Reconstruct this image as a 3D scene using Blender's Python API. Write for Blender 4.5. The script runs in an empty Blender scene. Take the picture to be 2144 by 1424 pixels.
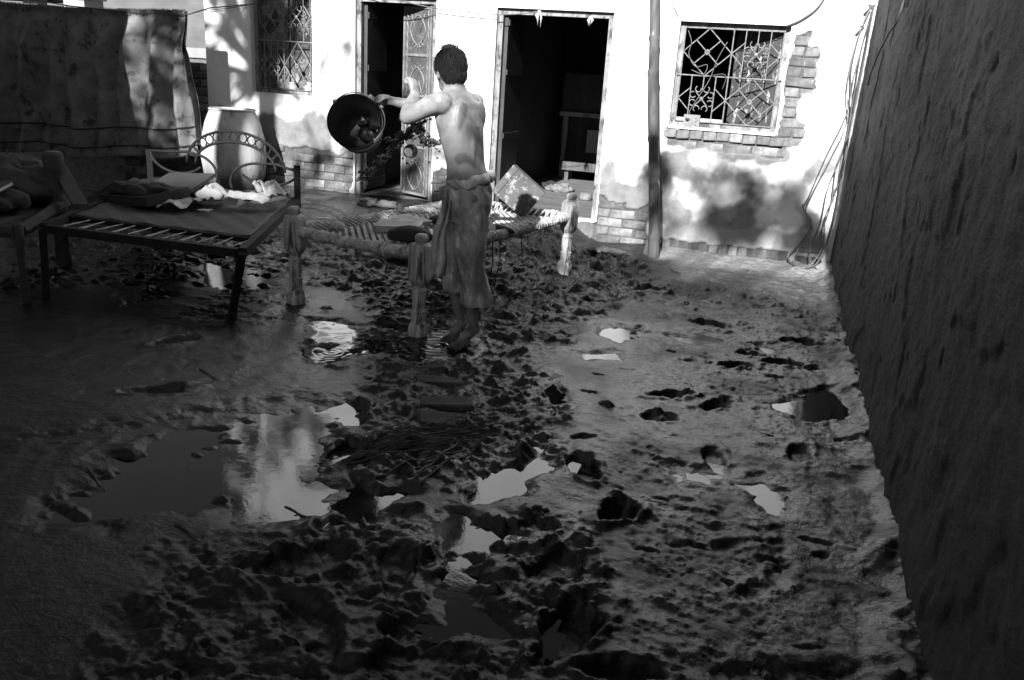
import bpy, math, random
import numpy as np
from mathutils import Vector, Matrix

random.seed(7)
RNG = np.random.default_rng(7)
S = bpy.context.scene
C = S.collection

# ------------------------------------------------------------------ camera
cam_d = bpy.data.cameras.new('camera')
cam = bpy.data.objects.new('camera', cam_d)
C.objects.link(cam)
cam_d.sensor_width = 36.0
cam_d.lens = 29.18
cam_d.clip_start = 0.05
cam_d.clip_end = 900.0
_r, _u, _f = (0.95156, 0.3011, 0.06225), (-0.14945, 0.27601, 0.94947), (-0.26871, 0.91277, -0.30764)
cam.matrix_world = Matrix(((_r[0], _u[0], -_f[0], 0.0), (_r[1], _u[1], -_f[1], 0.0),
                           (_r[2], _u[2], -_f[2], 1.5388), (0, 0, 0, 1)))
S.camera = cam

# ------------------------------------------------------------------ sky and sun (a black and white picture: grey light)
SUN_EL = 30.0
SUN_TAN = math.tan(math.radians(SUN_EL))
W = bpy.data.worlds.new('World')
S.world = W
W.use_nodes = True
wn = W.node_tree
wn.nodes.clear()
w_out = wn.nodes.new('ShaderNodeOutputWorld')
w_bg = wn.nodes.new('ShaderNodeBackground')
w_bw = wn.nodes.new('ShaderNodeRGBToBW')
w_sky = wn.nodes.new('ShaderNodeTexSky')
w_sky.sky_type = 'NISHITA'
w_sky.sun_disc = False
w_sky.sun_elevation = math.radians(SUN_EL)
w_sky.sun_rotation = math.radians(180.0)      # the sun stands behind the viewpoint, towards -Y
w_sky.dust_density = 0.6
w_sky.air_density = 1.0
wn.links.new(w_sky.outputs[0], w_bw.inputs[0])
wn.links.new(w_bw.outputs[0], w_bg.inputs[0])
w_bg.inputs[1].default_value = 0.052
wn.links.new(w_bg.outputs[0], w_out.inputs[0])

sun_d = bpy.data.lights.new('sun', 'SUN')
sun_d.energy = 5.0
sun_d.angle = math.radians(0.53)
sun_d.color = (1.0, 1.0, 1.0)
sun = bpy.data.objects.new('sun', sun_d)
C.objects.link(sun)
sun.location = (0, -10, 12)
sun.rotation_euler = Vector((-0.012, 1.0, -SUN_TAN)).to_track_quat('-Z', 'Y').to_euler()

S.view_settings.view_transform = 'Standard'
S.view_settings.look = 'None'
S.view_settings.gamma = 1.0
S.view_settings.exposure = 1.45
S.cycles.use_denoising = True
S.cycles.max_bounces = 6
S.cycles.diffuse_bounces = 4
S.cycles.glossy_bounces = 3
S.cycles.caustics_reflective = False
S.cycles.caustics_refractive = False
S.render.film_transparent = False

# ------------------------------------------------------------------ noise
def _hash(ix, iy, seed):
    h = (ix * 374761393 + iy * 668265263 + seed * 974634777) & 0xFFFFFFFF
    h = ((h ^ (h >> 13)) * 1274126177) & 0xFFFFFFFF
    h = h ^ (h >> 16)
    return (h & 0xFFFF) / 65535.0

def vnoise(x, y, seed=0):
    x = np.asarray(x, float); y = np.asarray(y, float)
    fx = np.floor(x); fy = np.floor(y)
    ix = fx.astype(np.int64); iy = fy.astype(np.int64)
    tx = x - fx; ty = y - fy
    tx = tx * tx * tx * (tx * (tx * 6 - 15) + 10); ty = ty * ty * ty * (ty * (ty * 6 - 15) + 10)
    a = _hash(ix, iy, seed); b = _hash(ix + 1, iy, seed)
    c = _hash(ix, iy + 1, seed); d = _hash(ix + 1, iy + 1, seed)
    return (a + (b - a) * tx) * (1 - ty) + (c + (d - c) * tx) * ty

def fbm(x, y, octv=4, seed=0, gain=0.5):
    x = np.asarray(x, float); y = np.asarray(y, float)
    s = 0.0; a = 1.0; n = 0.0
    for k in range(octv):
        xx = x * 0.8 - y * 0.6; yy = x * 0.6 + y * 0.8
        s = s + a * (vnoise(x, y, seed + k * 17) - 0.5) * 2
        n += a; a *= gain; x, y = xx * 2.03 + 3.1, yy * 2.03 + 7.7
    return s / n

def ridged(x, y, octv=4, seed=0, gain=0.5):
    s = 0.0; a = 1.0; n = 0.0
    for k in range(octv):
        v = 1 - np.abs(vnoise(x, y, seed + k * 31) * 2 - 1)
        s = s + a * v * v; n += a; a *= gain
        x, y = (x * 0.8 - y * 0.6) * 2.1 + 1.7, (x * 0.6 + y * 0.8) * 2.1 + 9.2
    return s / n

def sstep(a, b, x):
    t = np.clip((x - a) / (b - a), 0, 1)
    return t * t * (3 - 2 * t)

def poly_sd(px, py, poly):
    """signed distance to a polygon, negative inside"""
    d = np.full(px.shape, 1e9); inside = np.zeros(px.shape, bool)
    n = len(poly)
    for i in range(n):
        ax, ay = poly[i]; bx, by = poly[(i + 1) % n]
        ex, ey = bx - ax, by - ay
        t = np.clip(((px - ax) * ex + (py - ay) * ey) / (ex * ex + ey * ey + 1e-12), 0, 1)
        d = np.minimum(d, np.hypot(px - ax - ex * t, py - ay - ey * t))
        cond = (ay > py) != (by > py)
        if abs(ey) > 1e-9:
            inside ^= cond & (px < ex * (py - ay) / ey + ax)
    return np.where(inside, -d, d)

# ------------------------------------------------------------------ materials
MATS = {}
def mat(name, lo, hi, rough=0.7, scale=6.0, detail=6.0, bump=0.15, bscale=None, stretch=(1, 1, 1), metal=0.0,
        spec=0.5, p0=0.35, p1=0.65, rough2=None, bdist=0.01, spots=None, attr=None):
    """grey procedural surface: noise between two greys, bump, optional paler/darker spots and wear"""
    m = bpy.data.materials.new(name); m.use_nodes = True
    t = m.node_tree; N = t.nodes; L = t.links
    b = N['Principled BSDF']
    tc = N.new('ShaderNodeTexCoord'); mp = N.new('ShaderNodeMapping')
    mp.inputs['Scale'].default_value = stretch
    L.new(tc.outputs['Object'], mp.inputs[0])
    nz = N.new('ShaderNodeTexNoise'); nz.inputs['Scale'].default_value = scale
    nz.inputs['Detail'].default_value = detail; nz.inputs['Roughness'].default_value = 0.62
    L.new(mp.outputs[0], nz.inputs['Vector'])
    rp = N.new('ShaderNodeValToRGB')
    rp.color_ramp.elements[0].position = p0; rp.color_ramp.elements[1].position = p1
    rp.color_ramp.elements[0].color = (lo, lo, lo, 1); rp.color_ramp.elements[1].color = (hi, hi, hi, 1)
    L.new(nz.outputs['Fac'], rp.inputs[0])
    col = rp.outputs[0]
    if spots:
        sv, sscale, s0, s1 = spots
        n2 = N.new('ShaderNodeTexNoise'); n2.inputs['Scale'].default_value = sscale
        n2.inputs['Detail'].default_value = 8; n2.inputs['Roughness'].default_value = 0.7
        L.new(mp.outputs[0], n2.inputs['Vector'])
        mr = N.new('ShaderNodeMapRange'); mr.inputs[1].default_value = s0; mr.inputs[2].default_value = s1
        L.new(n2.outputs['Fac'], mr.inputs[0])
        mx = N.new('ShaderNodeMix'); mx.data_type = 'RGBA'
        L.new(mr.outputs[0], mx.inputs[0]); L.new(col, mx.inputs[6])
        mx.inputs[7].default_value = (sv, sv, sv, 1); col = mx.outputs[2]
    L.new(col, b.inputs['Base Color'])
    b.inputs['Roughness'].default_value = rough
    if rough2 is not None:
        r2 = N.new('ShaderNodeMapRange'); r2.inputs[1].default_value = 0.35; r2.inputs[2].default_value = 0.65
        r2.inputs[3].default_value = rough; r2.inputs[4].default_value = rough2
        L.new(nz.outputs['Fac'], r2.inputs[0]); L.new(r2.outputs[0], b.inputs['Roughness'])
    b.inputs['Metallic'].default_value = metal
    b.inputs['Specular IOR Level'].default_value = spec
    if bump > 0:
        nb = N.new('ShaderNodeTexNoise'); nb.inputs['Scale'].default_value = bscale or scale * 4
        nb.inputs['Detail'].default_value = 6; nb.inputs['Roughness'].default_value = 0.65
        L.new(mp.outputs[0], nb.inputs['Vector'])
        bp = N.new('ShaderNodeBump'); bp.inputs['Strength'].default_value = bump; bp.inputs['Distance'].default_value = bdist
        L.new(nb.outputs['Fac'], bp.inputs['Height']); L.new(bp.outputs[0], b.inputs['Normal'])
    MATS[name] = m
    return m

def attr_mix(m, attr, value, rough=None):
    """lay a second grey over a material where a painted mesh attribute says so (stains, wetness)"""
    t = m.node_tree; N = t.nodes; L = t.links; b = N['Principled BSDF']
    a = N.new('ShaderNodeAttribute'); a.attribute_name = attr
    src = b.inputs['Base Color'].links[0].from_socket
    mx = N.new('ShaderNodeMix'); mx.data_type = 'RGBA'
    L.new(a.outputs['Fac'], mx.inputs[0]); L.new(src, mx.inputs[6])
    if isinstance(value, tuple):
        nz = N.new('ShaderNodeTexNoise'); nz.inputs['Scale'].default_value = value[2]; nz.inputs['Detail'].default_value = 8
        nz.inputs['Roughness'].default_value = 0.7
        tc = N.new('ShaderNodeTexCoord'); L.new(tc.outputs['Object'], nz.inputs['Vector'])
        rp = N.new('ShaderNodeValToRGB')
        rp.color_ramp.elements[0].position = 0.33; rp.color_ramp.elements[1].position = 0.67
        rp.color_ramp.elements[0].color = (value[0],) * 3 + (1,); rp.color_ramp.elements[1].color = (value[1],) * 3 + (1,)
        L.new(nz.outputs['Fac'], rp.inputs[0]); L.new(rp.outputs[0], mx.inputs[7])
    else:
        mx.inputs[7].default_value = (value, value, value, 1)
    L.new(mx.outputs[2], b.inputs['Base Color'])
    if rough is not None:
        r = N.new('ShaderNodeMapRange'); r.inputs[3].default_value = rough[0]; r.inputs[4].default_value = rough[1]
        L.new(a.outputs['Fac'], r.inputs[0]); L.new(r.outputs[0], b.inputs['Roughness'])

def vary(m, lo, hi):
    t = m.node_tree; N = t.nodes; L = t.links; b = N['Principled BSDF']; src = b.inputs['Base Color'].links[0].from_socket
    oi = N.new('ShaderNodeObjectInfo'); r = N.new('ShaderNodeMapRange'); r.inputs[3].default_value = lo; r.inputs[4].default_value = hi
    L.new(oi.outputs['Random'], r.inputs[0])
    mx = N.new('ShaderNodeMix'); mx.data_type = 'RGBA'; mx.blend_type = 'MULTIPLY'; mx.inputs[0].default_value = 1.0
    L.new(src, mx.inputs[6]); L.new(r.outputs[0], mx.inputs[7]); L.new(mx.outputs[2], b.inputs['Base Color'])

# ------------------------------------------------------------------ mesh builder
class MB:
    def __init__(s): s.v = []; s.f = []; s.n = 0
    def add(s, v, f):
        k = s.n; s.v.extend([tuple(map(float, p)) for p in v]); s.n += len(v)
        s.f.extend([tuple(i + k for i in q) for q in f]); return s
    def box(s, lo, hi, M=None, jit=0.0):
        (a, b, c), (d, e, f) = lo, hi
        v = [(a, b, c), (d, b, c), (d, e, c), (a, e, c), (a, b, f), (d, b, f), (d, e, f), (a, e, f)]
        if jit: v = [tuple(x + random.uniform(-jit, jit) for x in p) for p in v]
        if M is not None: v = [tuple(M @ Vector(p)) for p in v]
        return s.add(v, [(0, 3, 2, 1), (4, 5, 6, 7), (0, 1, 5, 4), (1, 2, 6, 5), (2, 3, 7, 6), (3, 0, 4, 7)])
    def tube(s, pts, r, n=8, cap=True, closed=False, flat=1.0):
        P = [Vector(p) for p in pts]; m = len(P)
        R = r if hasattr(r, '__len__') else [r] * m
        V = []; up = None
        for i, p in enumerate(P):
            if closed: d = P[(i + 1) % m] - P[i - 1]
            else: d = P[min(i + 1, m - 1)] - P[max(i - 1, 0)]
            d = d.normalized() if d.length > 1e-9 else Vector((0, 0, 1))
            if up is None:
                up = Vector((0, 0, 1)) if abs(d.z) < 0.9 else Vector((1, 0, 0))
            x = up - d * up.dot(d)
            x = x.normalized() if x.length > 1e-6 else d.orthogonal().normalized()
            up = x; y = d.cross(x)
            for k in range(n):
                a = 2 * math.pi * k / n
                V.append(p + (x * math.cos(a) * flat + y * math.sin(a)) * R[i])
        F = []
        for i in range(m if closed else m - 1):
            j = (i + 1) % m
            for k in range(n):
                F.append((i * n + k, i * n + (k + 1) % n, j * n + (k + 1) % n, j * n + k))
        if cap and not closed:
            F.append(tuple(range(n - 1, -1, -1))); F.append(tuple((m - 1) * n + k for k in range(n)))
        return s.add(V, F)
    def lathe(s, prof, n=24, M=None, closed=False, phase=0.0):
        V = []; m = len(prof)
        for r, z in prof:
            for k in range(n):
                a = 2 * math.pi * k / n + phase
                V.append(Vector((r * math.cos(a), r * math.sin(a), z)))
        F = []
        for i in range(m - 1):
            for k in range(n):
                F.append((i * n + k, i * n + (k + 1) % n, (i + 1) * n + (k + 1) % n, (i + 1) * n + k))
        if not closed:
            F.append(tuple(range(n - 1, -1, -1))); F.append(tuple((m - 1) * n + k for k in range(n)))
        if M is not None: V = [M @ v for v in V]
        return s.add(V, F)
    def ell(s, c, ax, n=14, m=10):
        """ellipsoid: ax = three axis vectors (already scaled)"""
        c = Vector(c); A = [Vector(a) for a in ax]
        V = [c + A[2]]; F = []
        for i in range(1, m):
            t = math.pi * i / m
            for k in range(n):
                a = 2 * math.pi * k / n
                V.append(c + (A[0] * math.cos(a) + A[1] * math.sin(a)) * math.sin(t) + A[2] * math.cos(t))
        V.append(c - A[2])
        for k in range(n): F.append((0, 1 + k, 1 + (k + 1) % n))
        for i in range(m - 2):
            for k in range(n):
                a = 1 + i * n + k; b = 1 + i * n + (k + 1) % n
                F.append((a, a + n, b + n, b))
        e = len(V) - 1; q = 1 + (m - 2) * n
        for k in range(n): F.append((e, q + (k + 1) % n, q + k))
        return s.add(V, F)
    def loft(s, rings):
        n = len(rings[0]); V = [p for r in rings for p in r]; F = []
        for i in range(len(rings) - 1):
            for k in range(n):
                F.append((i * n + k, i * n + (k + 1) % n, (i + 1) * n + (k + 1) % n, (i + 1) * n + k))
        F.append(tuple(range(n - 1, -1, -1))); F.append(tuple((len(rings) - 1) * n + k for k in range(n)))
        return s.add(V, F)
    def sheet(s, P, close=False):
        """open grid of points P[i][j]"""
        a = len(P); b = len(P[0]); V = [p for r in P for p in r]; F = []
        for i in range(a - 1):
            for j in range(b - 1):
                F.append((i * b + j, i * b + j + 1, (i + 1) * b + j + 1, (i + 1) * b + j))
        return s.add(V, F)
    def mesh(s, name, material, smooth=False):
        me = bpy.data.meshes.new(name); me.from_pydata(s.v, [], s.f); me.update()
        if material is not None: me.materials.append(MATS[material] if isinstance(material, str) else material)
        if smooth: me.shade_smooth()
        return me
    def build(s, name, material, parent=None, smooth=False, loc=None):
        return link(name, s.mesh(name, material, smooth), parent, loc)

def link(name, me, parent=None, loc=None):
    o = bpy.data.objects.new(name, me); C.objects.link(o)
    if parent is not None: o.parent = parent
    if loc is not None: o.location = loc
    return o

def empty(name, loc=(0, 0, 0)):
    o = bpy.data.objects.new(name, None); C.objects.link(o); o.location = loc; o.empty_display_size = 0.1
    return o

def tag(o, label, cat, group=None):
    o['label'] = label; o['category'] = cat
    if group: o['group'] = group
    return o

def kind(o, k): o['kind'] = k; return o

def thing(name, label, cat, group=None, loc=(0, 0, 0)):
    return tag(empty(name, loc), label, cat, group)

def grid_mesh(name, V, nu, nv, material, smooth=True, mask=None, attrs=None, flip=False):
    """V: (nu*nv,3) array laid out [i*nv+j]"""
    idx = np.arange(nu * nv).reshape(nu, nv)
    q = np.stack([idx[:-1, :-1], idx[1:, :-1], idx[1:, 1:], idx[:-1, 1:]], -1).reshape(-1, 4)
    if flip: q = q[:, ::-1]
    if mask is not None: q = q[mask.reshape(-1)]
    me = bpy.data.meshes.new(name)
    me.vertices.add(len(V)); me.vertices.foreach_set('co', np.ascontiguousarray(V, dtype=np.float32).ravel())
    me.loops.add(q.size); me.loops.foreach_set('vertex_index', np.ascontiguousarray(q, dtype=np.int32).ravel())
    me.polygons.add(len(q)); me.polygons.foreach_set('loop_start', np.arange(0, q.size, 4, dtype=np.int32))
    me.update(calc_edges=True); me.validate()
    for k, a in (attrs or {}).items():
        at = me.attributes.new(k, 'FLOAT', 'POINT'); at.data.foreach_set('value', np.ascontiguousarray(a, dtype=np.float32).ravel())
    me.materials.append(MATS[material])
    if smooth: me.shade_smooth()
    return me

def remesh(mb, voxel, smooth_it=6, factor=0.5):
    me = mb.mesh('tmp', None)
    o = bpy.data.objects.new('tmp', me); C.objects.link(o)
    m = o.modifiers.new('r', 'REMESH'); m.mode = 'VOXEL'; m.voxel_size = voxel; m.use_smooth_shade = True
    if smooth_it:
        m2 = o.modifiers.new('s', 'SMOOTH'); m2.iterations = smooth_it; m2.factor = factor
    dg = bpy.context.evaluated_depsgraph_get(); dg.update()
    r = bpy.data.meshes.new_from_object(o.evaluated_get(dg), depsgraph=dg)
    bpy.data.objects.remove(o); bpy.data.meshes.remove(me)
    return r

def get_co(me):
    a = np.empty(len(me.vertices) * 3, np.float32); me.vertices.foreach_get('co', a); return a.reshape(-1, 3)
def get_no(me):
    a = np.empty(len(me.vertices) * 3, np.float32); me.vertex_normals.foreach_get('vector', a); return a.reshape(-1, 3)
def set_co(me, a):
    me.vertices.foreach_set('co', np.ascontiguousarray(a, np.float32).ravel()); me.update()

# ------------------------------------------------------------------ surface library
mat('mud', 0.007, 0.028, rough=0.5, scale=9.0, detail=12, bump=1.0, bscale=60, bdist=0.005, spec=0.5, rough2=0.62, spots=(0.06, 44.0, 0.56, 0.66))
attr_mix(MATS['mud'], 'wet', 0.010, rough=(0.36, 0.13))
_t = MATS['mud'].node_tree; _a = [n for n in _t.nodes if n.type == 'ATTRIBUTE'][0]; _m = _t.nodes.new('ShaderNodeMapRange')
_m.inputs[3].default_value = 0.25; _m.inputs[4].default_value = 0.68
_t.links.new(_a.outputs['Fac'], _m.inputs[0]); _t.links.new(_m.outputs[0], _t.nodes['Principled BSDF'].inputs['Specular IOR Level'])
attr_mix(MATS['mud'], 'dry', (0.05, 0.12, 18.0))
attr_mix(MATS['mud'], 'pale', (0.16, 0.3, 22.0))
mat('water', 0.006, 0.02, rough=0.012, scale=3.5, bump=0.022, bscale=5, bdist=0.05, spec=0.5, rough2=0.045, p0=0.4, p1=0.7)
MATS['water'].node_tree.nodes['Principled BSDF'].inputs['IOR'].default_value = 1.36
mat('far_soil', 0.12, 0.2, rough=0.9, scale=0.6, bump=0.3)
mat('plaster', 0.72, 0.82, rough=0.85, scale=3.0, bump=0.25, bscale=30, bdist=0.006, spots=(0.55, 9.0, 0.62, 0.8))
attr_mix(MATS['plaster'], 'stain', (0.075, 0.17, 9.0))
attr_mix(MATS['plaster'], 'raw', (0.045, 0.11, 22.0))
mat('core', 0.25, 0.35, rough=0.9, scale=8, bump=0.3)
mat('reveal', 0.55, 0.7, rough=0.85, scale=8, bump=0.3)
mat('brick', 0.08, 0.2, rough=0.9, scale=9, bump=0.7, bscale=60, bdist=0.008, spots=(0.45, 14.0, 0.58, 0.72))
mat('brick_dark', 0.03, 0.1, rough=0.85, scale=9, bump=0.5, bscale=60, bdist=0.006, spots=(0.4, 20.0, 0.6, 0.72))
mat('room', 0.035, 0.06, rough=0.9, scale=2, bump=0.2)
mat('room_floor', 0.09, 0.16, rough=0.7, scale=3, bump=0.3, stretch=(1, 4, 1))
mat('dark_paint', 0.02, 0.04, rough=0.55, scale=6, bump=0.2, spots=(0.16, 40, 0.66, 0.74))
mat('frame_paint', 0.12, 0.26, rough=0.6, scale=7, bump=0.3, spots=(0.03, 16, 0.5, 0.62), stretch=(1, 1, 0.4))
mat('door_metal', 0.045, 0.09, rough=0.5, scale=6, bump=0.4, bscale=50, bdist=0.004, spots=(0.22, 22, 0.58, 0.68))
mat('shutter', 0.035, 0.055, rough=0.6, scale=5, bump=0.35, stretch=(1, 1, 0.35), spots=(0.35, 18, 0.55, 0.62))
mat('shutter_pale', 0.03, 0.12, rough=0.6, scale=6, bump=0.35, spots=(0.25, 11, 0.52, 0.64), p0=0.42, p1=0.58)
mat('iron', 0.1, 0.2, rough=0.5, scale=30, bump=0.2, spots=(0.03, 40, 0.55, 0.65))
mat('far_pillar', 0.2, 0.28, rough=0.9, scale=3, bump=0.2)
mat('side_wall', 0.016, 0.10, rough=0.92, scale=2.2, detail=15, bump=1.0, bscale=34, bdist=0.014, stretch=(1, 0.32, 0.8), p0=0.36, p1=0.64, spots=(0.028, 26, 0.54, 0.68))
attr_mix(MATS['side_wall'], 'damp_shade', (0.008, 0.03, 14.0))  # damp foot, plus darkness painted up the lower wall
mat('bamboo', 0.03, 0.1, rough=0.7, scale=14, bump=0.6, stretch=(1, 1, 0.16), spots=(0.45, 10, 0.6, 0.66))
mat('wood_pale', 0.3, 0.62, rough=0.7, scale=9, bump=0.5, stretch=(1, 1, 0.1), spots=(0.09, 16, 0.56, 0.66))
mat('wood_dark', 0.03, 0.07, rough=0.6, scale=9, bump=0.4, stretch=(1, 1, 0.15))
mat('rope', 0.24, 0.5, rough=0.9, scale=25, bump=0.6, bscale=90, bdist=0.004, spots=(0.07, 18, 0.56, 0.66))
mat('cable', 0.06, 0.1, rough=0.6, scale=12, bump=0.0)
mat('cable_dark', 0.03, 0.05, rough=0.6, scale=12, bump=0.0)
mat('carpet', 0.10, 0.19, rough=0.95, scale=5, bump=0.6, bscale=120, bdist=0.004, spots=(0.035, 8, 0.54, 0.64))
mat('sack', 0.02, 0.045, rough=0.9, scale=8, bump=0.5, bscale=110, bdist=0.004)
mat('sack_pale', 0.1, 0.2, rough=0.9, scale=10, bump=0.5, bscale=90, bdist=0.005, spots=(0.05, 12, 0.55, 0.66))
mat('paper', 0.3, 0.45, rough=0.8, scale=14, bump=0.2, spots=(0.12, 16, 0.6, 0.72))
mat('cloth_pale', 0.25, 0.4, rough=0.85, scale=8, bump=0.2, spots=(0.12, 14, 0.62, 0.72))
mat('black_cloth', 0.012, 0.02, rough=0.9, scale=8, bump=0.3)
mat('jar_clay', 0.24, 0.42, rough=0.8, scale=6, bump=0.4, stretch=(1, 1, 0.25), spots=(0.07, 11, 0.54, 0.68))
attr_mix(MATS['jar_clay'], 'stain', (0.02, 0.1, 14.0))
mat('bed_board', 0.018, 0.055, rough=0.75, scale=22, bump=0.6, bscale=60, bdist=0.006, stretch=(1, 2.5, 1))
mat('bed_metal', 0.005, 0.012, rough=0.75, scale=12, bump=0.3, spec=0.25, spots=(0.06, 30, 0.6, 0.7))
mat('leg_wood', 0.16, 0.6, rough=0.75, scale=11, bump=0.9, bdist=0.012, stretch=(1, 1, 0.12), spots=(0.06, 17, 0.53, 0.61))
mat('tin', 0.03, 0.065, rough=0.5, scale=5, bump=0.2, spots=(0.2, 17, 0.53, 0.6))
mat('tin_dark', 0.03, 0.06, rough=0.5, scale=5, bump=0.2)
mat('book_cover', 0.16, 0.3, rough=0.7, scale=8, bump=0.2)
mat('skin', 0.15, 0.24, rough=0.45, scale=7, bump=0.2, bscale=60, bdist=0.004, spots=(0.42, 38, 0.66, 0.74))
attr_mix(MATS['skin'], 'mud', (0.025, 0.06, 30.0))
mat('hair', 0.006, 0.01, rough=0.75, scale=30, bump=0.3, spec=0.2)
mat('trousers', 0.2, 0.5, rough=0.45, scale=7, bump=0.7, bscale=60, bdist=0.006, stretch=(1, 1, 0.5), spots=(0.78, 14, 0.55, 0.66), p0=0.4, p1=0.6)
mat('bucket', 0.03, 0.06, rough=0.4, scale=6, bump=0.25, spots=(0.22, 16, 0.6, 0.72))
mat('wet_mud', 0.01, 0.022, rough=0.45, scale=20, bump=0.5, bscale=50)
mat('leaf', 0.05, 0.1, rough=0.6, scale=4, bump=0.0)
mat('bark', 0.08, 0.16, rough=0.9, scale=8, bump=0.6, stretch=(1, 1, 0.2))
mat('far_wall', 0.08, 0.12, rough=0.9, scale=1.2, bump=0.2, stretch=(1, 1, 2))
mat('far_band', 0.2, 0.26, rough=0.9, scale=2, bump=0.2)
mat('door_trim', 0.12, 0.2, rough=0.5, scale=9, bump=0.3, spots=(0.04, 30, 0.56, 0.66))
mat('behind_wall', 0.2, 0.3, rough=0.9, scale=1.5, bump=0.2)
mat('roof', 0.06, 0.1, rough=0.9, scale=2, bump=0.3)
mat('switch_plate', 0.14, 0.2, rough=0.5, scale=12, bump=0.1, spots=(0.06, 30, 0.6, 0.7))
mat('black_plastic', 0.015, 0.02, rough=0.4, scale=9, bump=0.0)
mat('glass_jar', 0.25, 0.35, rough=0.2, scale=9, bump=0.0)
mat('straw', 0.03, 0.08, rough=0.6, scale=20, bump=0.3)
mat('mortar', 0.16, 0.24, rough=0.95, scale=20, bump=0.5)

vary(MATS['brick'], 0.55, 1.35)
vary(MATS['brick_dark'], 0.5, 1.3)

# ================================================================== THE GROUND
gx = np.arange(-6.5, 0.701, 0.0086)
yy = [1.0]
while yy[-1] < 7.96: yy.append(yy[-1] + 0.0075 + 0.0095 * min(1.0, max(0.0, (yy[-1] - 1.6) / 5.0)))
gy = np.array(yy)
GX, GY = np.meshgrid(gx, gy, indexing='ij')
H = 0.010 + 0.007 * fbm(GX * 0.9, GY * 0.9, 3, 5)
bank = 0.2 * sstep(6.35, 7.35, GY) * sstep(-1.5, -1.95, GX) + 0.03 * sstep(6.6, 7.8, GY) * sstep(-1.5, -1.0, GX)
H = H + bank
churn_polys = [([(-3.4, 6.4), (-2.2, 7.3), (-1.5, 7.5), (-0.95, 7.2), (-0.72, 6.4), (-0.78, 5.9), (-1.05, 5.1), (-1.02, 4.3), (-0.72, 3.6), (-0.62, 3.05), (-0.95, 2.65), (-1.3, 2.5), (-1.55, 2.8), (-1.72, 3.3), (-1.95, 3.75), (-2.2, 4.6), (-3.1, 5.1)], 1.0),
               ([(-1.65, 1.9), (-1.35, 2.3), (-1.0, 2.5), (-0.5, 2.62), (-0.3, 2.25), (-0.28, 1.6), (-0.7, 1.2), (-1.5, 1.2)], 1.0),
               ([(-1.0, 6.1), (-0.7, 6.6), (0.2, 6.75), (0.2, 6.35), (-0.5, 6.05)], 0.8),
               ([(-6.0, 5.4), (-4.0, 6.8), (-1.6, 7.8), (-1.6, 6.9), (-3.2, 5.4), (-4.5, 3.9)], 0.7),
               ([(-3.2, 3.7), (-2.5, 4.3), (-2.6, 4.9), (-3.6, 4.7)], 0.35)]
warp = 0.12 * fbm(GX * 3, GY * 3, 3, 91)
CH = np.full(GX.shape, 0.13)
CH = np.maximum(CH, 0.24 * sstep(-0.8, -0.3, GX))
for poly, a in churn_polys:
    CH = np.maximum(CH, a * sstep(0.12, -0.14, poly_sd(GX, GY, poly) + warp))
wx = GX + 0.05 * fbm(GX * 7, GY * 7, 3, 3); wy = GY + 0.05 * fbm(GX * 7, GY * 7, 3, 8)
rel = 0.030 * (ridged(wx * 2.6 + wy * 1.2, wy * 6.5 - wx * 2, 3, 12) - 0.45) + 0.045 * (ridged(wx * 4.2, wy * 5.6, 4, 11) - 0.45) + 0.030 * fbm(wx * 11, wy * 11, 4, 22) + 0.012 * (ridged(wx * 22, wy * 22, 3, 44) - 0.4)
H = H + CH * rel * (0.9 - 0.2 * sstep(2.8, 2.2, GY) + 0.55 * sstep(4.8, 6.0, GY)) + 0.011 * CH * fbm(wx * 36, wy * 36, 4, 88, 0.7)
# long wrinkles and drag marks in the smooth mud on the right
R_ = sstep(-0.85, -0.35, GX)
ang = GX * 0.35 + GY
H = H + R_ * 0.010 * (ridged(GX * 1.3 + 9 * warp, ang * 2.3 + 5 * warp, 3, 61) - 0.45) * (0.4 + 0.6 * sstep(-0.2, 0.3, fbm(GX * 1.4, GY * 1.4, 2, 77)))
H = H + R_ * 0.006 * fbm(GX * 9 + 8 * warp, ang * 24 + 8 * warp, 3, 63) + (0.08 + R_) * (0.003 + 0.013 * sstep(-0.15, 0.3, fbm(GX * 1.9 + 4, GY * 1.9, 3, 69))) * fbm(GX * 13 + 4 * warp, ang * 23 + 6 * warp, 5, 65, 0.68) + R_ * 0.010 * (ridged(GX * 5 + 6 * warp, ang * 13 + 10 * warp, 3, 67) - 0.4) * sstep(-0.2, 0.25, fbm(GX * 2.2, GY * 2.2, 3, 68))
# furrows pressed into it
def furrow(pts, w, d, rim=0.4):
    global H
    dist = np.full(GX.shape, 1e9)
    for (ax, ay), (bx, by) in zip(pts[:-1], pts[1:]):
        ex, ey = bx - ax, by - ay
        t = np.clip(((GX - ax) * ex + (GY - ay) * ey) / (ex * ex + ey * ey), 0, 1)
        dist = np.minimum(dist, np.hypot(GX - ax - ex * t, GY - ay - ey * t))
    d = d * 0.6; q = dist + 0.9 * w * fbm(GX * 16, GY * 16, 3, 15)
    H = H - d * np.exp(-(q / w) ** 2) + d * rim * np.exp(-((q - 2.1 * w) / w) ** 2)
furrow([(-0.14, 2.6), (0.0, 2.64), (0.12, 2.74), (0.19, 2.76)], 0.016, 0.018)
furrow([(0.22, 2.77), (0.24, 2.62), (0.2, 2.48), (0.12, 2.4)], 0.024, 0.018)
furrow([(-0.1, 1.98), (0.1, 2.0), (0.3, 2.08), (0.5, 2.16)], 0.03, 0.02)
furrow([(-0.75, 5.85), (-0.4, 5.9), (0.1, 6.2), (0.4, 6.4)], 0.05, 0.03)
furrow([(-0.35, 5.5), (-0.15, 5.48), (-0.02, 5.6)], 0.04, 0.04)
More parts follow.
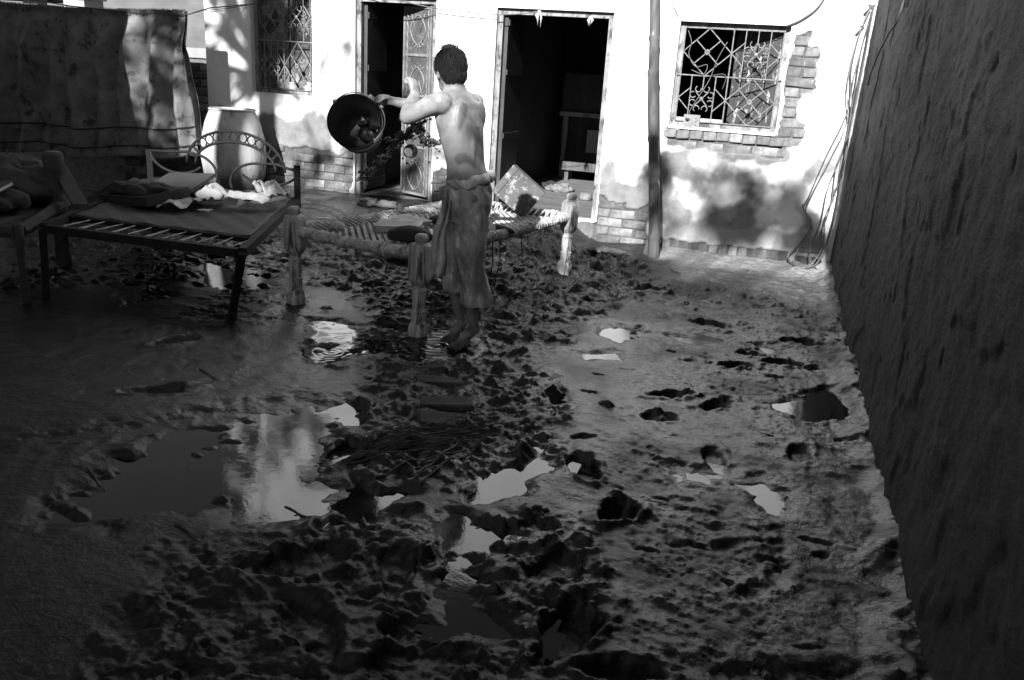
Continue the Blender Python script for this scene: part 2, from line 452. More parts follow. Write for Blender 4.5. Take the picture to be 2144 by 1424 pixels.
furrow([(-2.9, 2.1), (-2.5, 2.5), (-2.2, 2.85), (-1.95, 3.15)], 0.09, 0.03, 0.15)
# clods
idx_x = lambda v: int((v - gx[0]) / 0.0086)
def splat(cx, cy, r, h, el=1.0, an=0.0, sink=False):
    i0, i1 = max(0, idx_x(cx - 1.8 * r)), min(len(gx), idx_x(cx + 1.8 * r) + 2)
    j0, j1 = np.searchsorted(gy, cy - 1.8 * r), np.searchsorted(gy, cy + 1.8 * r) + 1
    if i1 - i0 < 2 or j1 - j0 < 2: return
    X = GX[i0:i1, j0:j1] - cx; Y = GY[i0:i1, j0:j1] - cy
    u = X * math.cos(an) + Y * math.sin(an); v = (-X * math.sin(an) + Y * math.cos(an)) * el
    d = np.hypot(u, v) / r + 0.7 * fbm((X + cx) * 1.1 / r, (Y + cy) * 1.1 / r, 3, 29)
    lump = np.sqrt(np.clip(1 - d * d, 0, 1))
    H[i0:i1, j0:j1] += h * lump * (1 + 0.4 * fbm((X + cx) * 45, (Y + cy) * 45, 2, 30))
cl = 0
for k in range(9000):
    x = random.uniform(-6.2, 0.6); y = 1.1 + 6.7 * random.random() ** 1.3
    i = min(len(gx) - 1, idx_x(x)); j = min(len(gy) - 1, int(np.searchsorted(gy, y)))
    c = CH[i, j]
    if c < 0.3 and random.random() > 0.05: continue
    if random.random() > c + 0.05: continue
    r = random.choice((0.014, 0.02, 0.026, 0.035, 0.05)) * random.uniform(0.8, 1.2)
    splat(x, y, r, r * random.uniform(0.2, 0.55), random.uniform(1, 1.8), random.uniform(0, 3.14)); cl += 1
    if cl > 1300: break
random.seed(5)
for k in range(60):
    splat(random.uniform(-0.75, 0.55), random.uniform(1.9, 6.2), random.uniform(.025, .07), -random.uniform(.006, .022), random.uniform(1.8, 4.5), random.uniform(-.3, .5))
H0 = H.copy()
# footprints
def footprint(x, y, a, L=0.27, w=0.1, d=0.05):
    global H
    a = math.radians(a); d = d * (0.55 if y < 2.6 and x < -0.45 else 1.0)
    u = (GX - x) * math.cos(a) + (GY - y) * math.sin(a); v = -(GX - x) * math.sin(a) + (GY - y) * math.cos(a)
    ww = w * (0.5 + 0.12 * np.clip(u / L * 2, -1, 1))
    q = np.sqrt((u / (L * 0.5)) ** 2 + (v / ww) ** 2) + 0.3 * fbm(GX * 14, GY * 14, 3, 71)
    d = d * 1.0
    H = H - (d + 0.3 * (H - 0.01)) * sstep(1.05, 0.66, q) + 0.3 * d * np.exp(-((q - 1.25) / 0.2) ** 2) * (0.6 + fbm(GX * 18, GY * 18, 2, 72))
for (x, y, a, L, w, d) in [(-0.55, 3.05, 115, .27, .12, .062), (-0.36, 2.76, 70, .24, .12, .065), (-0.34, 4.07, 35, .26, .11, .05),
        (-0.04, 4.71, 30, .26, .1, .045), (-0.63, 2.48, 40, .3, .14, .06), (-0.49, 2.32, 60, .3, .15, .065), (-0.37, 2.03, 80, .34, .16, .07),
        (-0.73, 1.71, 30, .3, .17, .06), (-1.24, 2.03, 50, .34, .15, .06), (0.23, 4.88, 20, .27, .12, .055), (0.34, 5.39, 15, .3, .13, .05),
        (-0.27, 5.52, 10, .3, .1, .04), (-0.19, 1.9, 20, .22, .12, .05), (-0.77, 1.86, 20, .28, .12, .05),
        (-1.25, 2.31, 60, .22, .12, .06), (-0.09, 4.04, 60, .24, .1, .04), (-1.5, 2.78, 75, .24, .14, .07), (-0.95, 2.1, 110, .3, .12, .05),
        (-0.76, 6.23, 15, .3, .11, .05), (-0.35, 3.75, 20, .2, .1, .03), (-1.05, 1.75, 140, .3, .14, .055), (0.05, 5.0, 10, .2, .1, .035),
        (0.3, 3.6, 80, .25, .1, .03), (-0.05, 3.4, 100, .25, .1, .03), (-2.6, 3.0, 40, .28, .12, .03), (-3.0, 3.6, 60, .28, .12, .035)]:
    footprint(x, y, a, L, w, d)
# puddles
WATER_Z = -0.011
puddles = [
    ([(-2.3, 2.6), (-2.14, 2.85), (-2.06, 3.0), (-1.89, 3.16), (-1.75, 3.1), (-1.6, 2.85), (-1.48, 2.61), (-1.37, 2.45), (-1.41, 2.26), (-1.56, 2.14), (-1.7, 2.2), (-1.95, 2.1), (-2.1, 2.3)], 0.035),
    ([(-2.1, 1.92), (-1.95, 1.95), (-1.93, 2.12), (-1.95, 2.38), (-2.12, 2.77), (-2.35, 2.65), (-2.3, 2.37), (-2.25, 2.0)], 0.06),
    ([(-2.61, 4.33), (-2.46, 4.45), (-2.22, 4.24), (-2.05, 3.95), (-2.07, 3.68), (-2.29, 3.72)], 0.03),
    ([(-2.3, 4.3), (-1.9, 4.61), (-1.6, 4.56), (-1.5, 4.15), (-1.7, 3.98), (-1.95, 3.92), (-2.15, 3.95)], 0.05),
    ([(-1.78, 3.08), (-1.77, 3.26), (-1.62, 3.2), (-1.58, 3.08), (-1.64, 2.98)], 0.02),
    ([(-1.4, 2.46), (-1.34, 2.63), (-1.25, 2.53), (-1.08, 2.58), (-1.13, 2.44), (-1.16, 2.36), (-1.33, 2.42)], 0.02),
    ([(-0.96, 2.86), (-0.87, 2.94), (-0.9, 3.01), (-0.82, 3.1), (-0.78, 3.27), (-0.68, 3.05), (-0.71, 2.84), (-0.70, 2.71), (-0.87, 2.66)], 0.014),
    ([(-0.97, 2.38), (-0.9, 2.52), (-0.76, 2.49), (-0.67, 2.36), (-0.79, 2.22), (-0.9, 2.25)], 0.014),
    ([(-0.83, 2.17), (-0.76, 2.25), (-0.68, 2.19), (-0.75, 2.12)], 0.012),
    ([(-0.83, 2.12), (-0.71, 2.1), (-0.53, 2.03), (-0.46, 1.95), (-0.6, 1.88), (-0.7, 1.9), (-0.8, 2.02)], 0.02),
    ([(-0.92, 5.1), (-0.7, 5.2), (-0.68, 4.99), (-0.74, 4.78), (-0.84, 4.9)], 0.03),
    ([(-0.94, 4.54), (-0.68, 4.72), (-0.66, 4.55), (-0.86, 4.44)], 0.03),
    ([(-0.55, 5.12), (-0.36, 5.24), (-0.16, 5.37), (-0.11, 5.2), (-0.32, 4.98)], 0.03),
    ([(0.05, 5.22), (0.28, 5.23), (0.26, 5.03), (0.12, 5.08)], 0.03),
    ([(0.1, 4.2), (0.26, 4.36), (0.55, 4.62), (0.6, 4.37), (0.55, 4.17), (0.32, 4.09)], 0.02),
    ([(0.06, 3.2), (0.16, 3.29), (0.23, 3.18), (0.21, 3.02), (0.12, 3.1)], 0.02),
    ([(-4.1, 5.2), (-3.77, 5.75), (-3.2, 4.9), (-3.3, 4.6), (-3.6, 4.66)], 0.06),
    ([(-4.2, 4.4), (-4.2, 4.9), (-3.66, 4.36), (-3.7, 4.1)], 0.05),
    ([(-0.97, 4.0), (-0.84, 3.95), (-0.75, 3.62), (-0.89, 3.7)], 0.015),
    ([(-0.2, 3.24), (0.0, 3.28), (-0.02, 3.12), (-0.18, 3.1)], 0.03)]
WET = np.zeros(GX.shape)
pn = fbm(GX * 9, GY * 9, 4, 201); pn2 = fbm(GX * 28, GY * 28, 3, 203); isl = fbm(GX * 7 + 2, GY * 11, 4, 205); pwx = GX + 0.06 * fbm(GX * 6, GY * 6, 3, 211); pwy = GY + 0.1 * fbm(GX * 6, GY * 6, 3, 213)
for poly, soft in puddles:
    sd = poly_sd(pwx, pwy, poly) + 0.03 * pn + 0.02 * pn2
    soft = soft * 1.9 + 0.015; k = sstep(soft, -soft * 0.7, sd)
    H = H * (1 - k) + k * (WATER_Z - 0.006 - 0.03 * np.clip(-sd, 0, 0.2) + 0.006 * CH * pn + 0.06 * np.clip(isl - 0.30 + 0.27 * sstep(-1.85, -2.0, GX), 0, 1) * np.maximum(sstep(-0.28, -0.05, sd), sstep(-1.85, -2.0, GX)) * (GX < -1.3))
    WET = np.maximum(WET, sstep(0.22, -0.02, sd))
left_wet = sstep(-1.5, -2.1, GX + 0.2 * warp) * sstep(5.2, 4.2, GY)
WET = np.maximum(WET, 0.75 * left_wet)
WET = np.maximum(WET, 0.85 * sstep(0.01, -0.04, H - H0))
WET = np.maximum(WET, 0.85 * R_ * sstep(6.5, 5.6, GY) * sstep(-0.45, 0.1, fbm(GX * 3, GY * 5, 3, 55)))
WET = np.clip(WET * (0.55 + 0.45 * sstep(0.08, 0.0, H)) + 0.35 * sstep(0.3, -0.3, fbm(GX * 2.5, GY * 2.5, 3, 40)), 0, 1)
WET = WET * (0.15 + 0.85 * sstep(1.75, 2.5, GY + 0.5 * (GX + 1.2) * (GX < -1.2)))
DRY = sstep(6.25, 7.3, GY + 0.5 * warp) * sstep(-1.0, -0.7, GX + warp) * 0.9
DRY = np.maximum(DRY, sstep(7.0, 7.5, GY + warp) * 0.6 * sstep(-1.9, -2.4, GX) * sstep(-.3, .2, fbm(GX * 5, GY * 5, 3, 44)))
DRY = np.maximum(DRY, 0.25 * sstep(-0.9, -0.4, GX) * sstep(-0.25, 0.35, fbm(GX * 1.7, GY * 1.7, 4, 133)) * (1 - WET))
# against the right wall the mud banks up a little
H = H + 0.045 * sstep(0.5, 0.63, GX + 0.1 * fbm(GX * 2, GY * 5, 3, 10)) * (1 + 0.8 * fbm(GX * 8, GY * 8, 3, 9))
PALE = sstep(7.15, 7.5, GY + 0.6 * warp) * sstep(-1.0, -0.8, GX) * 0.95
gv = np.stack([GX, GY, H], -1).reshape(-1, 3)
ground = link('mud_ground', grid_mesh('mud_ground', gv, len(gx), len(gy), 'mud', attrs={'wet': WET * (1 - PALE), 'dry': DRY, 'pale': PALE}))
kind(ground, 'structure')
def gh(x, y):
    i = int(np.clip(np.searchsorted(gx, x), 0, len(gx) - 1)); j = int(np.clip(np.searchsorted(gy, y), 0, len(gy) - 1))
    return float(H[i, j])

b = MB(); b.sheet([[(x, y, -0.14 if (-20 < x < 5 and -6 < y < 14) else -0.14) for y in (-400, -6, 14, 600)] for x in (-500, -20, 5, 500)])
kind(b.build('open_ground', 'far_soil'), 'structure')

# water lying in the hollows; rings where drops have fallen
wxs = np.unique(np.round(np.concatenate([np.arange(-6.5, -2.65, 0.03), np.arange(-2.65, -1.48, 0.0075), np.arange(-1.48, 0.66, 0.03), [0.66]]), 4))
wys = np.unique(np.round(np.concatenate([np.arange(1.0, 3.6, 0.03), np.arange(3.6, 4.72, 0.0075), np.arange(4.72, 7.0, 0.03)]), 4))
QX, QY = np.meshgrid(wxs, wys, indexing='ij')
WZ = np.full(QX.shape, WATER_Z)
for cx, cy, a, lam, rad in [(-2.19, 3.9, 0.0006, 0.034, 0.12), (-2.27, 4.14, 0.0005, 0.032, 0.09), (-1.72, 4.28, 0.0016, 0.05, 0.3)]:
    d = np.hypot(QX - cx, QY - cy)
    WZ += a * np.sin(2 * math.pi * d / lam) * np.exp(-(d / rad) ** 2 * 2)
inr = sstep(-2.65, -2.5, QX) * sstep(-1.48, -1.55, QX) * sstep(3.6, 3.7, QY) * sstep(4.72, 4.6, QY)
WZ += inr * (0.0008 + 0.003 * sstep(-2.15, -2.0, QX)) * fbm(QX * 16, QY * 16, 4, 17)
near = np.full(QX.shape, 1e9)
for poly, soft in puddles: near = np.minimum(near, poly_sd(QX, QY, poly))
kind(link('puddle_water', grid_mesh('puddle_water', np.stack([QX, QY, WZ], -1).reshape(-1, 3), len(wxs), len(wys), 'water', mask=near[:-1, :-1] < 0.09)), 'structure')

# ================================================================== THE HOUSE
DF = 7.925            # front of the plaster
house = thing('house', 'whitewashed plaster house with two open doorways and two barred windows, bricks showing at its base', 'house', loc=(0, 0, 0))
OPEN = {'wl': (-5.38, -4.64, 1.15, 2.22), 'd1': (-4.18, -3.29, 0.18, 2.16), 'd2': (-2.70, -1.56, 0.2, 2.11), 'wr': (-0.985, -0.02, 1.145, 2.065)}
def lines(lo, hi, step, cuts):
    a = list(np.arange(lo, hi, step)) + [hi]
    a = [v for v in a if min(abs(v - c) for c in cuts) > step * 0.45] + list(cuts)
    return np.array(sorted(a))
fx = lines(-5.93, 0.64, 0.0125, [c for o in OPEN.values() for c in o[:2]])
fz = np.concatenate([lines(-0.12, 2.4, 0.0125, [c for o in OPEN.values() for c in o[2:]]), np.append(np.arange(2.46, 4.14, 0.09), 4.15)])
FX, FZ = np.meshgrid(fx, fz, indexing='ij')
n1 = fbm(FX * 5, FZ * 5, 4, 301); n2 = fbm(FX * 1.6, FZ * 1.6, 4, 302); n3 = fbm(FX * 17, FZ * 17, 3, 303)
def rect_sd(x0, x1, z0, z1):
    dx = np.maximum(x0 - FX, FX - x1); dz = np.maximum(z0 - FZ, FZ - z1)
    return np.maximum(dx, dz)
dmg = np.full(FX.shape, 1e9)
for r_, am in [((-5.26, -4.18, -0.2, 0.60), 0.07), ((-0.02, 0.14, 1.05, 2.03), 0.05), ((0.1, 0.24, 1.5, 1.9), 0.07), ((-1.0, 0.08, 0.955, 1.15), 0.03),
              ((0.0, 0.2, 1.05, 1.25), 0.04), ((-1.56, -1.02, -0.2, 0.41), 0.09), ((-0.93, 0.24, -0.2, 0.118), 0.03), ((-3.3, -3.15, -0.2, 0.52), 0.05),
              ((0.33, 0.55, -0.1, 0.08), 0.03)]:
    dmg = np.minimum(dmg, rect_sd(*r_) + am * 1.25 * n1 + 0.018 * n3)
RAW = sstep(0.004, -0.006, dmg)
FYv = DF + 0.022 * RAW + 0.0035 * n2 + 0.0015 * n1
FYv = FYv - 0.004 * sstep(0.05, 0.0, dmg) * (1 - RAW)
# stains: damp creeping up from the base and round the broken window, each with its own outline
st = np.zeros(FX.shape)
def stain(sd, soft, am, a=1.0):
    global st
    st = np.maximum(st, a * sstep(soft, -soft, sd + am * n1 + 1.3 * am * n2))
stain(rect_sd(-5.9, -4.32, -0.2, 0.98), 0.05, 0.1, 0.95)
stain(rect_sd(-4.6, -4.19, -0.2, 0.75), 0.05, 0.1, 0.9)
stain(rect_sd(-1.56, -1.47, 0.3, 0.8), 0.03, 0.08, 0.9)
stain(rect_sd(-1.56, -0.98, 0.2, 0.5), 0.04, 0.12, 0.95)
stain(rect_sd(-1.0, 0.22, 0.86, 1.12), 0.05, 0.13, 0.95)
stain(rect_sd(0.0, 0.2, 1.05, 1.85), 0.05, 0.1, 0.75)
stain(rect_sd(-1.0, 0.62, -0.2, 0.4), 0.07, 0.16, 0.8)
stain(rect_sd(0.35, 0.6, 0.85, 1.1), 0.1, 0.16, 0.5)
stain(rect_sd(-0.95, 0.6, 0.2, 0.55), 0.12, 0.3, 0.9)
stain(rect_sd(-0.95, 0.3, 0.5, 0.9) + 0.3 * fbm(FX * 3.2, FZ * 3.2, 3, 310), 0.08, 0.2, 0.9)
stain(rect_sd(-0.98, -0.86, 0.55, 0.9), 0.05, 0.12, 0.8)
stain(rect_sd(-3.25, -2.75, 0.1, 0.5), 0.06, 0.15, 0.5)
stain(rect_sd(-2.75, -1.5, -0.2, 0.24), 0.03, 0.05, 1.0)
st = np.maximum(st, 0.35 * sstep(0.35, 0.6, n2) * sstep(2.4, 1.2, FZ))
cxm = 0.5 * (fx[:-1] + fx[1:])[:, None]; czm = 0.5 * (fz[:-1] + fz[1:])[None, :]
mask = np.ones((len(fx) - 1, len(fz) - 1), bool)
for (x0, x1, z0, z1) in OPEN.values(): mask &= ~((cxm > x0) & (cxm < x1) & (czm > z0) & (czm < z1))
me = grid_mesh('wall', np.stack([FX, FYv, FZ], -1).reshape(-1, 3), len(fx), len(fz), 'plaster', mask=mask, attrs={'stain': st, 'raw': RAW})
link('wall', me, house)
# thick wall behind the plaster, the reveals of the openings
b = MB(); y0, y1 = 7.952, 8.17
xs = [-5.93, -5.38, -4.64, -4.18, -3.29, -2.70, -1.56, -0.985, -0.02, 0.9]
keys = [None, 'wl', None, 'd1', None, 'd2', None, 'wr', None]
for a, c, k in zip(xs[:-1], xs[1:], keys):
    if k is None: b.box((a, y0, -0.3), (c, y1, 4.15))
    else:
        o = OPEN[k]; b.box((a, y0, -0.3), (c, y1, o[2])); b.box((a, y0, o[3]), (c, y1, 4.15))
b.build('wall_core', 'core', house)
b = MB(); b.box((-6.0, 7.86, 4.155), (0.95, 8.3, 4.26)); b.box((-5.95, 8.171, 3.3), (0.9, 12.2, 3.44))
b.build('roof', 'roof', house)
def reveal(k, t=0.012):
    x0, x1, z0, z1 = OPEN[k]; b = MB(); ya, yb = DF - 0.001, 8.17
    b.box((x0 - 0.002, ya, z0), (x0 + t, yb, z1)); b.box((x1 - t, ya, z0), (x1 + 0.002, yb, z1))
    b.box((x0 + t, ya, z1 - t), (x1 - t, yb, z1 + 0.002)); b.box((x0 + t, ya - 0.004, z0 - 0.01), (x1 - t, yb, z0 + t))
    return b.build('reveal', 'reveal', house)
for k in OPEN: reveal(k)
# rooms behind
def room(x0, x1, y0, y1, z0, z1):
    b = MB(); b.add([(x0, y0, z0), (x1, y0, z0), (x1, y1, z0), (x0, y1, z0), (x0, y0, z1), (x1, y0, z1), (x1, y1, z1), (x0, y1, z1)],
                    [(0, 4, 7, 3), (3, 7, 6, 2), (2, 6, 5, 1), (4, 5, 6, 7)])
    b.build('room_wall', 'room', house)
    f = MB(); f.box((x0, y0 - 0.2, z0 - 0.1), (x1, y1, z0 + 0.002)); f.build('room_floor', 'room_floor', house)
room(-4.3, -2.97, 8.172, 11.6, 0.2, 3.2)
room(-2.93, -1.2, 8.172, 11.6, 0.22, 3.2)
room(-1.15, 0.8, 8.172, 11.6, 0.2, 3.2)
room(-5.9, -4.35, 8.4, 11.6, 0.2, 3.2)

# exposed bricks, each its own piece
BL, BW, BH = 0.229, 0.112, 0.074
def brick_mesh(l, d, h, seed, m='brick'):
    rr = random.Random(seed); b = MB(); c = 0.007
    V = []
    for sx in (-1, 1):
        for sy in (-1, 1):
            for sz in (-1, 1):
                V.append([sx * l / 2, sy * d / 2, sz * h / 2])
    b.box((-l / 2, -d / 2, -h / 2), (l / 2, d / 2, h / 2))
    me = b.mesh('brick', m)
    import bmesh
    bm = bmesh.new(); bm.from_mesh(me)
    bmesh.ops.bevel(bm, geom=bm.edges[:], offset=c, segments=1, affect='EDGES')
    for v in bm.verts: v.co += Vector((rr.uniform(-.004, .004), rr.uniform(-.003, .003), rr.uniform(-.004, .004)))
    bm.to_mesh(me); bm.free()
    return me
BR = [brick_mesh(BL, BW, BH, s) for s in range(5)]
BRH = [brick_mesh(0.112, BW, BH, 20 + s) for s in range(4)]
BRD = [brick_mesh(BL, BW, BH, 40 + s, 'brick_dark') for s in range(3)]
BRDH = [brick_mesh(0.112, BW, BH, 60 + s, 'brick_dark') for s in range(3)]
BRV = [brick_mesh(0.078, BW, 0.112, 70 + s, 'brick' if s < 2 else 'brick_dark') for s in range(4)]
def put_brick(me, x, z, parent, y=7.935, tilt=2.2, prot=0.008):
    o = link('brick', me, parent, (x, y + BW / 2 + random.uniform(-prot, prot), z))
    o.rotation_euler = (random.uniform(-.02, .02), math.radians(random.uniform(-tilt, tilt)), random.uniform(-.025, .025))
    return o
def courses(x0, x1, z0, z1, skip=lambda x, z: False, dark=lambda x, z: False):
    r = 0; z = z0 + BH / 2
    while z < z1:
        x = x0 - (0.12 if r % 2 else 0.0)
        while x < x1:
            a, c = max(x, x0), min(x + BL, x1)
            if c - a > 0.06:
                m = 0.5 * (a + c)
                if not skip(m, z):
                    pool = (BRD if dark(m, z) else BR) if c - a > 0.17 else (BRDH if dark(m, z) else BRH)
                    put_brick(random.choice(pool), m, z, house)
            x += BL + 0.011
        z += BH + 0.011; r += 1
courses(-5.24, -4.19, 0.06, 0.62, skip=lambda x, z: z > 0.5 and random.random() < 0.35, dark=lambda x, z: z < 0.22 or (x < -4.9 and random.random() < .4))
courses(-1.55, -1.03, 0.0, 0.42, skip=lambda x, z: z > 0.3 and x > -1.25)
courses(-0.005, 0.235, 1.05, 2.03, skip=lambda x, z: (z > 1.9 and x > .14))
courses(-0.93, 0.09, 0.955, 1.03)
courses(-3.28, -3.16, 0.15, 0.5)
x = -0.95
while x < 0.03:      # row of headers under the window
    put_brick(random.choice(BRH), x, 1.087, house, y=7.917, tilt=2.5, prot=0.01); x += 0.118
for i in range(13):  # bricks on end along the foot of the wall
    put_brick(BRV[(i * 3 + i // 2) % 4], -0.87 + i * 0.089, 0.06 + random.uniform(-.006, .006), house, y=7.932, tilt=3)
for i in range(3): put_brick(BRV[2 + i % 2], 0.36 + i * 0.08, 0.02, house, y=7.934, tilt=4)

# door and window furniture
def frame(k, w, d, y, m, name):
    x0, x1, z0, z1 = OPEN[k]; x0 += 0.013; x1 -= 0.013; z1 -= 0.013
    b = MB(); b.box((x0, y, z0 + 0.012), (x0 + w, y + d, z1)); b.box((x1 - w, y, z0 + 0.012), (x1, y + d, z1)); b.box((x0 + w, y + 0.002, z1 - w), (x1 - w, y + d, z1))
    if name == 'window_frame': b.box((x0 + w, y + 0.002, z0 + 0.013), (x1 - w, y + d, z0 + 0.013 + w))
    return b.build(name, m, house)
frame('d1', 0.045, 0.09, 7.965, 'frame_paint', 'door_frame')
frame('d2', 0.05, 0.09, 7.965, 'frame_paint', 'door_frame')
frame('wr', 0.045, 0.07, 7.985, 'frame_paint', 'window_frame')
frame('wl', 0.035, 0.07, 7.985, 'frame_paint', 'window_frame')

def arc(cx, cz, r, a0, a1, n=12, y=0.0, rx=1.0):
    return [(cx + rx * r * math.cos(math.radians(a0 + (a1 - a0) * i / n)), y, cz + r * math.sin(math.radians(a0 + (a1 - a0) * i / n))) for i in range(n + 1)]
def grille(k, y):
    x0, x1, z0, z1 = OPEN[k]; x0 += 0.06; x1 -= 0.06; z0 += 0.06; z1 -= 0.06
    wx_, wz_ = x1 - x0, z1 - z0
    g = empty('window_grille', (0, 0, 0)); g.parent = house
    P = lambda u, v, dy=0.0: (x0 + u * wx_, y + dy, z0 + v * wz_)
    def bar(pts, r=0.0055, name='bar'):
        MB().tube([P(*q) for q in pts], r, 6).build(name, 'iron', g)
    bar([(-.04, .5), (1.04, .5)], 0.007); bar([(.5, 0), (.5, 1)], 0.0065)
    bar([(0, 0), (0, 1)]); bar([(1, 0), (1, 1)]); bar([(0, 0), (1, 0)]); bar([(0, 1), (1, 1)])
    dd = 0.008
    for (cu, cv) in ((.25, .75), (.75, .25)):
        c = [(cu, cv + .25), (cu + .25, cv), (cu, cv - .25), (cu - .25, cv)]
        for i in range(4): bar([c[i] + (dd,), c[(i + 1) % 4] + (dd,)])
        bar([(cu - .125, cv + .125, -dd), (cu + .125, cv - .125, -dd)]); bar([(cu - .125, cv - .125, 0), (cu + .125, cv + .125, 0)])
        s = MB()
        for a in range(0, 360, 45):
            q = P(cu, cv, -0.012); s.ell((q[0] + 0.016 * math.cos(math.radians(a)), q[1], q[2] + 0.016 * math.sin(math.radians(a))), ((0.011, 0, 0), (0, 0.006, 0), (0, 0, 0.011)), 6, 4)
        s.build('rosette', 'iron', g, True)
    for (cu, cv, s_) in ((.75, .75, 1), (.25, .25, 1)):
        for du in (-.125, 0, .125): bar([(cu + du, cv - .25 if du else cv + .1), (cu + du, cv + .25)])
        for sg in (-1, 1):
            bar([(cu + sg * .125, cv + .12, dd), (cu + sg * .25, cv, dd)]); bar([(cu + sg * .25, cv, dd), (cu + sg * .125, cv - .13, dd)])
        q = P(cu, cv)
        R = 0.032
        for a in (90, 45 + 90, 0, 180, -45, 225, 270):
            pass
        for sg in (-1, 1):
            for (ox, oz, a0, a1) in ((0.036, 0.085, -200, 60), (0.078, 0.035, -150, 110), (0.078, -0.035, 150, -110), (0.036, -0.085, 200, -60)):
                pts = arc(0, 0, R * 0.8, a0, a1, 12)
                MB().tube([(q[0] + sg * (ox + p[0]), y - 0.006, q[2] + oz + p[2]) for p in pts], 0.005, 6).build('scroll', 'iron', g, True)
            bar([(cu, cv, -.006), (cu + sg * 0.055 / wx_, cv + 0.06 / wz_, -.006)]); bar([(cu, cv, -.006), (cu + sg * 0.055 / wx_, cv - 0.06 / wz_, -.006)])
        MB().ell((q[0], y - 0.01, q[2]), ((0.02, 0, 0), (0, 0.008, 0), (0, 0, 0.02)), 8, 5).build('rosette', 'iron', g, True)
    return g
grille('wr', 7.972); grille('wl', 7.972)
# right window: one leaf shut against the right half, turned a little into the room
b = MB(); Mx = Matrix.Translation((-0.085, 8.05, 0)) @ Matrix.Rotation(math.radians(-30), 4, 'Z')
b.box((-0.46, 0.0, 1.2), (0, 0.03, 2.0), Mx)
for zz in (1.2, 1.58, 1.96): b.box((-0.46, -0.008, zz), (0, 0.0, zz + 0.05), Mx)
for xx in (-0.46, -0.05): b.box((xx, -0.0085, 1.25), (xx + 0.05, -0.0005, 1.96), Mx)
b.build('shutter', 'shutter', house)
b = MB(); b.box((-0.94, 7.99, 1.204), (-0.5, 8.03, 1.235)); b.build('sill_board', 'wood_pale', house)
# left window: pale old shutters closed behind the bars
for (a, c) in ((-5.335, -5.02), (-5.0, -4.685)):
    b = MB(); b.box((a, 8.09, 1.2), (c, 8.12, 2.17))
    for q in (a, c - 0.045): b.box((q, 8.079, 1.205), (q + 0.045, 8.0895, 2.165))
    b.build('shutter', 'shutter_pale', house)
b = MB(); b.box((-5.018, 8.095, 1.2), (-5.002, 8.13, 2.17)); b.build('shutter_gap', 'black_plastic', house)

# door one: left leaf folded back into the dark, right leaf ornate sheet metal
b = MB(); b.box((-4.115, 8.02, 0.25), (-4.08, 8.47, 2.09))
for zz in (0.3, 0.85, 1.45, 1.95): b.box((-4.079, 8.03, zz), (-4.068, 8.46, zz + 0.06))
b.build('door_leaf', 'dark_paint', house)
leaf = MB(); LW = 0.43; z0, z1 = 0.24, 2.09
leaf.box((0, 0, z0), (LW, 0.022, z1))
lm = leaf.mesh('door_leaf', 'door_metal')
lo = link('door_leaf', lm, house); lo['label'] = 'ornate sheet metal door leaf with scroll work'
lo.matrix_world = Matrix.Translation((-3.352, 8.015, 0)) @ Matrix.Rotation(math.radians(180 - 25), 4, 'Z') @ Matrix.Scale(1, 4)
def on_leaf(pts, r=0.007, name='scroll', n=6, flat=1.0):
    o = MB().tube([(p[0], 0.026, p[1]) for p in pts], r, n).build(name, 'door_trim', lo, True); return o
def twist(xa, za, zb):
    pts = [(xa + 0.006 * math.sin(i * 1.3), za + (zb - za) * i / 90.0) for i in range(91)]
    o = MB().tube([(p[0], 0.026 + 0.003 * math.cos(i * 1.3), p[1]) for i, p in enumerate(pts)], 0.009, 5).build('twisted_bar', 'door_trim', lo)
twist(0.06, z0 + .02, z1 - .02); twist(LW - 0.06, z0 + .02, z1 - .02)
bm_ = MB()
for xx in (0.005, LW - 0.03): bm_.box((xx, 0.0225, z0), (xx + 0.025, 0.036, z1))
for zz in (z0, 0.72, 1.18, 1.23, 1.62, z1 - 0.03): bm_.box((0.031, 0.0225, zz), (LW - 0.031, 0.034, zz + 0.025))
bm_.build('leaf_rib', 'door_trim', lo)
cx_ = LW / 2
for zc, sgn in ((1.82, 1), (1.42, -1), (0.95, 1), (0.48, -1)):
    for sg in (-1, 1):
        h = []
        for i in range(25):
            t = i / 24.0
            h.append((cx_ + sg * (0.11 * math.sin(math.pi * min(1, t * 1.15)) ** 0.8), zc + sgn * (0.19 - 0.33 * t)))
        on_leaf(h)
        on_leaf([(cx_ + sg * (0.045 + 0.035 * (1 - i / 22) * math.cos(i * .33)), zc - sgn * 0.1 + 0.035 * (1 - i / 22) * math.sin(i * .33) * sgn) for i in range(20)], 0.005)
        on_leaf([(cx_ + sg * 0.03, zc + sgn * .03), (cx_ + sg * 0.1, zc + sgn * 0.2)], 0.005)
# door two: dark leaf folded back on the left
b = MB(); b.box((-2.635, 8.02, 0.25), (-2.6, 8.56, 2.05))
for zz in (0.3, 0.9, 1.5, 1.95): b.box((-2.599, 8.03, zz), (-2.588, 8.55, zz + 0.05))
b.build('door_leaf', 'dark_paint', house)

